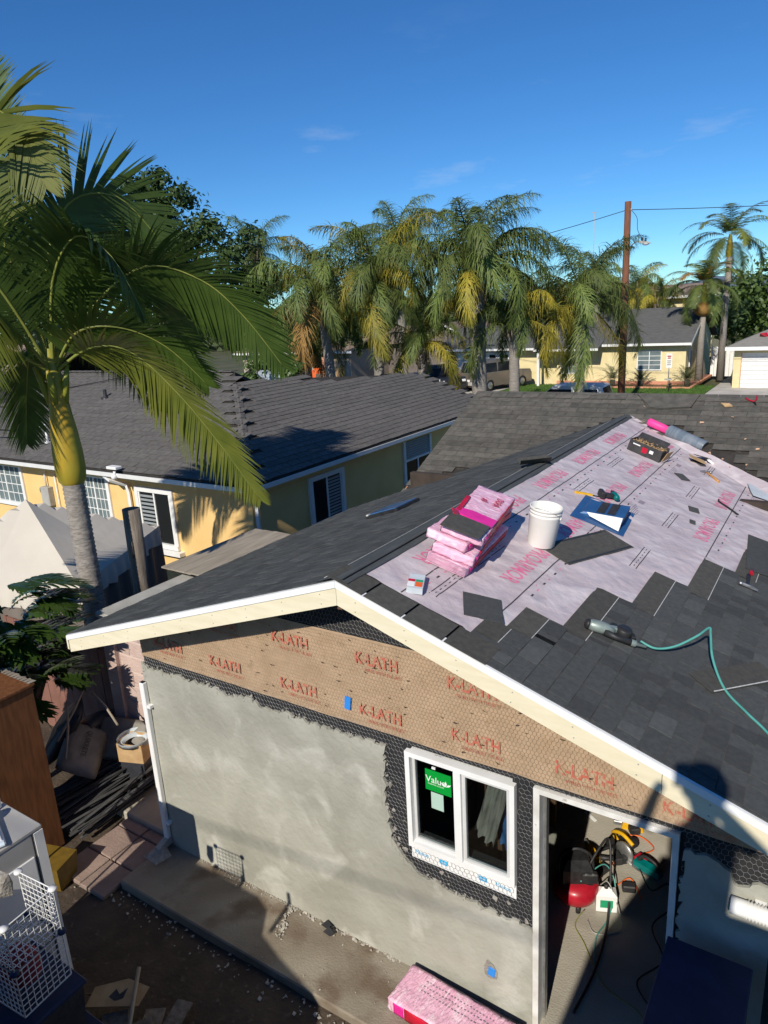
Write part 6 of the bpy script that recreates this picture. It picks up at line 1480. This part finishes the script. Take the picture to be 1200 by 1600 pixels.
ph2 = thing('two_storey_house', 'upper storey with red and white roof edge behind the cream house', 'house', (-7.5, 62, 0)); obj('wall', MB().bb(-2.6, 3.0, 0, 6, 0, 5.0), 'cream_wall', ph2); obj('roof', gable(-3.0, 3.4, -.6, 3, 6.6, 5.0, 6.0, t=.18), 'roof_tan', ph2); obj('fascia', MB().bb(-3.0, 3.4, -.66, -.61, 4.85, 5.05), 'trim', ph2); win(ph2, -2.0, -.9, 0, 3.9, 4.6, 2, 1)
gh = thing('grey_gabled_house', 'grey brown gabled house in shade behind the parked cars', 'house', (-21.8, 47.5, 0))
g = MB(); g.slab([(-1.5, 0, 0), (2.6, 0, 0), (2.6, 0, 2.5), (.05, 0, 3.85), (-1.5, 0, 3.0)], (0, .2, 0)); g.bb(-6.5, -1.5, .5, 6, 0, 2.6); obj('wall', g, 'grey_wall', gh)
g = MB(); g.slab([(.05, -.5, 4.02), (2.95, -.5, 2.45), (2.95, 7, 2.45), (.05, 7, 4.02)], (0, 0, -.13)); g.slab([(.05, -.5, 4.02), (-2.85, -.5, 2.45), (-2.85, 7, 2.45), (.05, 7, 4.02)], (0, 0, -.13)); g.slab([(-7, 0, 2.6), (-1.6, 0, 2.6), (-1.6, 4, 3.8), (-7, 4, 3.8)], (0, 0, -.13)); obj('roof', g, 'roof_tan', gh)
obj('rake_board', MB().slab([(.05, -.53, 3.98), (2.95, -.53, 2.41), (2.95, -.53, 2.27), (.05, -.53, 3.84)], (0, .028, 0)).slab([(.05, -.53, 3.98), (-2.85, -.53, 2.41), (-2.85, -.53, 2.27), (.05, -.53, 3.84)], (0, .028, 0)), 'trim', gh)
win(gh, .5, 1.5, 0, 1.1, 2.0, 2, 1, 'car_glass'); win(gh, -2.6, -1.7, .5, 1.0, 2.0, 2, 1, 'car_glass')
lw = thing('low_block_wall', 'low tan block wall beside the parked pickup', 'wall', (-19.5, 44.6, 0))
for r in range(6):
    for i in range(7): obj('block', MB().bb(-1.4+i*.4+(.2 if r % 2 else 0), -1.4+i*.4+.39+(.2 if r % 2 else 0), 0, .19, r*.2, r*.2+.193, .01), 'tan_wall', lw)
og = thing('open_garage_house', 'tan house with dark open garage left of the palm row', 'house', (-31.5, 42.5, 0))
obj('wall', MB().bb(-7.5, -3.2, 0, 6, 0, 2.3).bb(1.2, 4.0, 0, 6, 0, 2.3).bb(-3.2, 1.2, 0, .2, 1.95, 2.3), 'tan_wall', og); obj('garage_interior', MB().bb(-3.19, 1.19, 3.5, 3.6, 0, 2.3), 'interior_dark', og); obj('roof', gable(-8, 4.5, -.6, 3, 6.6, 2.32, 3.5), 'roof_tan', og); obj('fascia', MB().bb(-8, 4.5, -.64, -.605, 2.16, 2.32), 'trim', og)
obj('brick_pier', MB().bb(1.25, 1.75, -.25, -.01, 0, 1.95), 'salmon', og); obj('trim_panel', MB().bb(1.8, 3.4, -.05, -.01, 0, 1.1), 'kraft_card', og)
for i, (x, y, s) in enumerate(((-1.4, .6, .7), (-.2, .9, .9), (.5, .4, .5))): obj('stored_junk', MB().box((x, y, s/2), (.7, .5, s), rz=.3*i, bev=.05), ('sack_dark', 'orange', 'wood_old')[i], og)
m = MB(); m.tube([(0, 0, 0), (0, 0, 3.6)], .09, 8); solo('white_post', m, 'white', 'slim white post in front of the open garage', 'post', Tr(-30.0, 40.5, 0))
solo('grey_pole', MB().tube([(0, 0, 0), (0, 0, 4.6)], .10, 8), 'cap_grey', 'slim pale pole between the palm trunks', 'pole', Tr(-17.4, 34, 0))
mn = thing('person', 'person in white shirt bending beside the open garage', 'person', Tr(-29.6, 39.8, 0) @ Rz(.6))
ch = [[((0, 0, .90), .15), ((0, .06, 1.12), .16), ((0, .16, 1.32), .16), ((0, .22, 1.42), .06), ((0, .25, 1.50), .06)]]
lg = []
for s in (-1, 1):
    ch.append([((0, .16, 1.32), .16), ((s*.2, .17, 1.32), .06), ((s*.30, .2, 1.08), .05), ((s*.34, .36, .92), .038), ((s*.33, .45, .90), .03)])
    lg.append([((0, 0, .90), .14), ((s*.1, 0, .80), .1), ((s*.13, .06, .46), .07), ((s*.13, -.02, .10), .05), ((s*.13, .14, .04), .04)])
skin(ch, 'shirt_torso', 'white', mn); skin(lg, 'trousers', 'sack_dark', mn); obj('head', MB().sph((0, .28, 1.62), .115, 12, 9, (.85, 1, 1.15)), 'skin', mn); obj('hair', MB().sph((0, .255, 1.665), .112, 12, 9, (.9, .98, .85)), 'box_black', mn)
th = thing('tan_roof_house', 'tan tiled roof far behind the yellow house at the left edge', 'house', (-33, 16, 0)); obj('wall', MB().bb(-6, 5, 0, 6, 0, 2.6), 'tan_wall', th); obj('roof', gable(-6.5, 5.5, -.6, 3, 6.6, 2.6, 4.5), 'roof_tan', th)

# ---------------------------------------------------------------- vehicles
def car(name, label, M, L, W, H, body, kind='suv', cat='car', tail=True):
    t = thing(name, label, cat, M); gz = .30*H if kind != 'sedan' else .26*H; bel = .60*H if kind != 'sedan' else .62*H
    hl = L/2
    if kind == 'suv': cab = [(-hl+.05, bel), (-hl+.22, H-.05), (-hl+.5, H), (hl*.12, H), (hl*.42, bel+.03)]; hood = [(hl-.12, bel-.08), (hl, bel-.28)]
    elif kind == 'pickup': cab = [(-hl*.05, bel), (-hl*.02, H-.04), (.1*hl, H), (hl*.28, H), (hl*.52, bel+.02)]; hood = [(hl-.10, bel-.06), (hl, bel-.28)]
    else: cab = [(-hl+.12, bel), (-hl+.75, H-.04), (-hl*.35, H), (hl*.15, H-.02), (hl*.5, bel+.02)]; hood = [(hl-.15, bel-.10), (hl, bel-.25)]
    # lower body: profile with wheel arches, lofted over rounded sections
    def arch(cx, r=.40): return [(cx+r*math.cos(a), .30+r*math.sin(a)) for a in [PI-PI*i/8 for i in range(9)]]
    low = [(-hl, bel-.05), (-hl-.02, .45), (-hl+.04, .28)] + arch(-hl*.62) + arch(hl*.62) + [(hl-.04, .28), (hl, .42)] + hood[::-1] + [(hl*.42, bel), (-hl+.1, bel)]
    m = MB(); n = len(low)
    secs = [(-W/2+.0, .97, .10), (-W/2, 1, 0)]
    vs = []
    for yy, sh in ((-W/2, .0), (-W/2+.06, .035), (W/2-.06, .035), (W/2, .0)):
        for x, z in low: vs.append((x*(1 if abs(yy) < W/2-.01 else .985), yy, z+(sh if z > .55*H*.8 else 0)))
    fs = [[k for k in range(n)][::-1], [3*n+k for k in range(n)]]
    for s in range(3):
        for k in range(n): fs.append((s*n+k, s*n+(k+1) % n, (s+1)*n+(k+1) % n, (s+1)*n+k))
    m.add(vs, fs); obj('body', m, body, t)
    ins = .16; top = [V((x*(1 if z < bel+.1 else .99), s*(W/2-(.03 if z < bel+.1 else ins)), z)) for x, z in cab for s in (-1, 1)]
    obj('cabin', MB().hull(top), body, t)
    # glass set just proud of the cabin
    def on_side(x, z, s): f = (z-bel)/(H-bel); return V((x, s*(W/2-.03-(ins-.03)*f+.012), z))
    z0, z1 = bel+.05, H-.15
    xs = [cab[0][0]+.28, (cab[0][0]+cab[4][0])/2-.1, cab[4][0]-.32]
    for s in (-1, 1):
        for a, b, b1 in ((xs[0], xs[1]-.03, xs[1]-.03), (xs[1]+.03, xs[2]+.12, xs[2]-.18)):
            q = [on_side(a, z0, s), on_side(b, z0, s), on_side(b1, z1, s), on_side(a+.10, z1, s)]; obj('side_window', MB().slab(q, (0, -s*.02, 0)), 'car_glass', t)
    r0, r1 = V((cab[0][0]-.012, 0, z0)), V((cab[1][0]-.012, 0, cab[1][1]-.05)); wy = W/2-.16
    obj('rear_window', MB().slab([r0+V((0, -wy, 0)), r0+V((0, wy, 0)), r1+V((0, wy*.86, 0)), r1+V((0, -wy*.86, 0))], (.02, 0, 0)), 'car_glass', t)
    f0, f1 = V((cab[4][0]+.012, 0, bel+.06)), V((cab[3][0]+.02, 0, H-.05)); obj('windscreen', MB().slab([f0+V((0, -wy, 0)), f0+V((0, wy, 0)), f1+V((0, wy*.86, 0)), f1+V((0, -wy*.86, 0))], (-.02, 0, 0)), 'car_glass', t)
    if kind == 'pickup': obj('bed_cavity', MB().bb(-hl+.1, -hl*.1, -W/2+.12, W/2-.12, bel-.02, bel+.012), 'black_plastic', t)
    for s in (-1, 1):
        obj('tail_light', MB().bb(-hl-.03, -hl+.03, s*(W/2-.10)-.07, s*(W/2-.10)+.07, bel-.28, bel-.04, .01), 'tail_red', t); obj('headlight', MB().bb(hl-.06, hl+.01, s*(W/2-.2)-.12, s*(W/2-.2)+.12, bel-.30, bel-.16, .01), 'white', t)
        obj('mirror', MB().box((cab[4][0]-.25, s*(W/2+.07), bel+.10), (.10, .14, .12), bev=.02), 'black_plastic', t)
        for x in (-hl*.62, hl*.62):
            w_ = obj('wheel', MB().lathe([(.0, -.10), (.22, -.10), (.33, -.09), (.355, -.05), (.355, .05), (.33, .09), (.22, .10), (0, .10)], 22, (x, s*(W/2-.11), .355), 'Y'), 'tyre', t); obj('rim', MB().lathe([(0, s*.105), (.20, s*.105), (.215, s*.095)], 16, (x, s*(W/2-.11), .355), 'Y'), 'steel', w_)
    obj('bumper', MB().bb(-hl-.09, -hl-.0, -W/2+.05, W/2-.05, .38, .60, .03), 'cap_grey' if body == 'car_tan' else 'black_plastic', t); obj('bumper', MB().bb(hl-.02, hl+.06, -W/2+.05, W/2-.05, .35, .55, .03), 'black_plastic', t)
    obj('licence_plate', MB().bb(-hl-.10, -hl-.092, -.16, .16, .62, .76), 'white', t)
    return t
car('parked_suv', 'tan SUV parked nose in before the white garage door', Tr(-13.5, 38.6, .05) @ Rz(1.22), 4.7, 1.9, 1.85, 'car_tan')
car('parked_pickup', 'black pickup truck parked beside the covered car', Tr(-17.0, 36.6, .05) @ Rz(-.55), 5.2, 1.9, 1.7, 'car_black', 'pickup', 'truck')
car('parked_car', 'white car in the street showing only its roof above the ridge', Tr(-5.75, 28.9, -.09) @ Rz(PI+.05), 4.4, 1.8, 1.55, 'car_white', 'suv')
cc = thing('covered_car', 'car under a silver fabric cover beside the tan SUV', 'car', Tr(-15.9, 38.9, .05) @ Rz(1.25))
m = MB(); vs = []; fs = []; prof = [(-2.2, .45), (-2.1, .95), (-1.3, 1.35), (-.3, 1.45), (.7, 1.30), (1.5, .95), (2.1, .85), (2.25, .4)]; k = 12
for i, (x, z) in enumerate(prof):
    for j in range(k+1):
        a = PI*j/k; r = .92; y = -r*math.cos(a); zz_ = .18+(z-.18)*(max(0, math.sin(a))**.45)+.02*noise.noise(V((x*3, y*4, 0))); vs.append((x, y*(1+.04*noise.noise(V((x*5, j, 2)))), zz_))
for i in range(len(prof)-1):
    for j in range(k): a = i*(k+1)+j; fs.append((a, a+1, a+k+2, a+k+1))
fs += [list(range(k+1))[::-1], [(len(prof)-1)*(k+1)+j for j in range(k+1)]]; m.add(vs, fs, True); obj('cover', m, 'car_cover', cc)
for x in (-1.4, 1.4):
    for s in (-1, 1): obj('wheel', MB().lathe([(0, -.1), (.30, -.1), (.32, 0), (.30, .1), (0, .1)], 18, (x, s*.80, .32), 'Y'), 'tyre', cc)

# ---------------------------------------------------------------- street furniture
up_ = thing('utility_pole', 'brown wooden utility pole with street lamp arm', 'utility pole', (-3.35, 30, 0))
m = MB(); m.tube([(0, 0, -.2), (.01, 0, 4), (0, 0, 9.2)], [.17, .155, .135], 12); obj('pole', m, 'pole_wood', up_)
obj('lamp_arm', MB().tube(bez([(.13, 0, 7.05), (.2, 0, 7.35), (.42, 0, 7.52), (.62, 0, 7.50)], 6), .025, 8), 'steel', up_); lh = obj('lamp_head', MB().hull([V((x, y, z)) for x, y, z in ((.55, -.10, 7.44), (.55, .10, 7.44), (1.05, -.07, 7.40), (1.05, .07, 7.40), (.58, -.06, 7.55), (.58, .06, 7.55), (.95, 0, 7.48))]), 'cap_grey', up_); obj('lens', MB().sph((.82, 0, 7.40), .11, 12, 8, (1.4, .8, .6)), 'clear_plastic', lh); obj('photocell', MB().lathe([(0, .14), (.05, .13), (.055, 0)], 10, (.66, 0, 7.54)), 'black_plastic', lh); obj('photocell', MB().lathe([(0, .14), (.04, .13), (.045, 0)], 10, (.8, 0, 7.5)), 'black_plastic', lh)
obj('drop_wire', MB().tube(bez([(.14, 0, 8.85), (.40, 0, 8.5), (.45, 0, 8.0), (.66, 0, 7.62)], 8), .012, 5), 'cable', up_); obj('insulator', MB().lathe([(.03, 0), (.05, .04), (.03, .09)], 8, (.14, 0, 8.82)), 'cap_grey', up_)
def cable(label, a, b, sag, r=.015):
    a, b = V(a), V(b); solo('overhead_wire', MB().tube([a.lerp(b, i/24)-V((0, 0, sag*4*(i/24)*(1-i/24))) for i in range(25)], r, 5), 'cable', label, 'wire')
cable('overhead wire running right from the utility pole top', (-3.2, 30, 8.85), (26, 33, 9.0), .7); cable('overhead wire running left from the utility pole behind the palms', (-3.45, 30, 8.85), (-34, 40, 8.2), .9)
cable('service cable sagging over the yellow house roof', (-30, 2.0, 4.6), (-10.3, 5.6, 2.95), .3, .02); cable('thin service wire crossing the yellow house roof to its ridge', (-20, 6.0, 2.9), (-9.3, 9.1, 4.15), .1, .012)
cable('power cable overhead that shades the gable wall', (-6, -14, 9.7), (16, -11.0, 10.1), .2, .014)
sg = thing('street_sign', 'small grey parking sign on a thin post', 'sign', (-2.83, 37.6, 0)); obj('post', MB().tube([(0, 0, -.1), (0, 0, 2.15)], .03, 6), 'steel', sg); sp_ = obj('sign_plate', MB().bb(-.15, .15, -.045, -.035, 1.38, 2.15), 'white', sg)
for z, w_ in ((2.0, .2), (1.9, .16), (1.75, .2), (1.65, .18), (1.55, .2)): obj('sign_line', MB().bb(-w_/2, w_/2, -.05, -.046, z-.03, z+.03), 'tail_red' if z > 1.8 else 'cap_grey', sp_)
obj('small_plate', MB().bb(-.2, .2, -.045, -.036, .70, .80), 'cap_grey', sg)
solo('antenna_tower', MB().tube([(0, 0, 0), (0, 0, 17.5)], .06, 6).box((0, 0, 17.5), (.7, .08, .08)), 'cap_grey', 'thin far antenna tower left of the utility pole', 'antenna', Tr(-29.2, 110, 0))
solo('lawn_light', MB().tube([(0, 0, 0), (0, 0, .35)], .03, 6).lathe([(.09, .35), (.09, .45), (0, .5)], 8), 'black_plastic', 'tiny black lamp in front of the cream wall', 'lamp', Tr(-3.35, 40.6, .03))
struct('planter_edging', MB().bb(-10, -2.0, 39.4, 39.55, 0, .12).bb(-2.1, -1.95, 39.55, 47, 0, .12), 'salmon')
struct('planter_soil', MB().bb(-10, -2.1, 39.55, 41.1, 0, .06).bb(-2.6, -2.1, 41.1, 47, 0, .06), 'brown_wall')
solo('distant_bird', MB().hull([V((-.5, 0, 0)), V((.5, 0, .1)), V((0, .2, 0)), V((0, -.1, .05)), V((0, 0, -.08))]), 'white', 'white bird or plane high in the sky near the top edge', 'bird', Tr(-60, 90, 70))
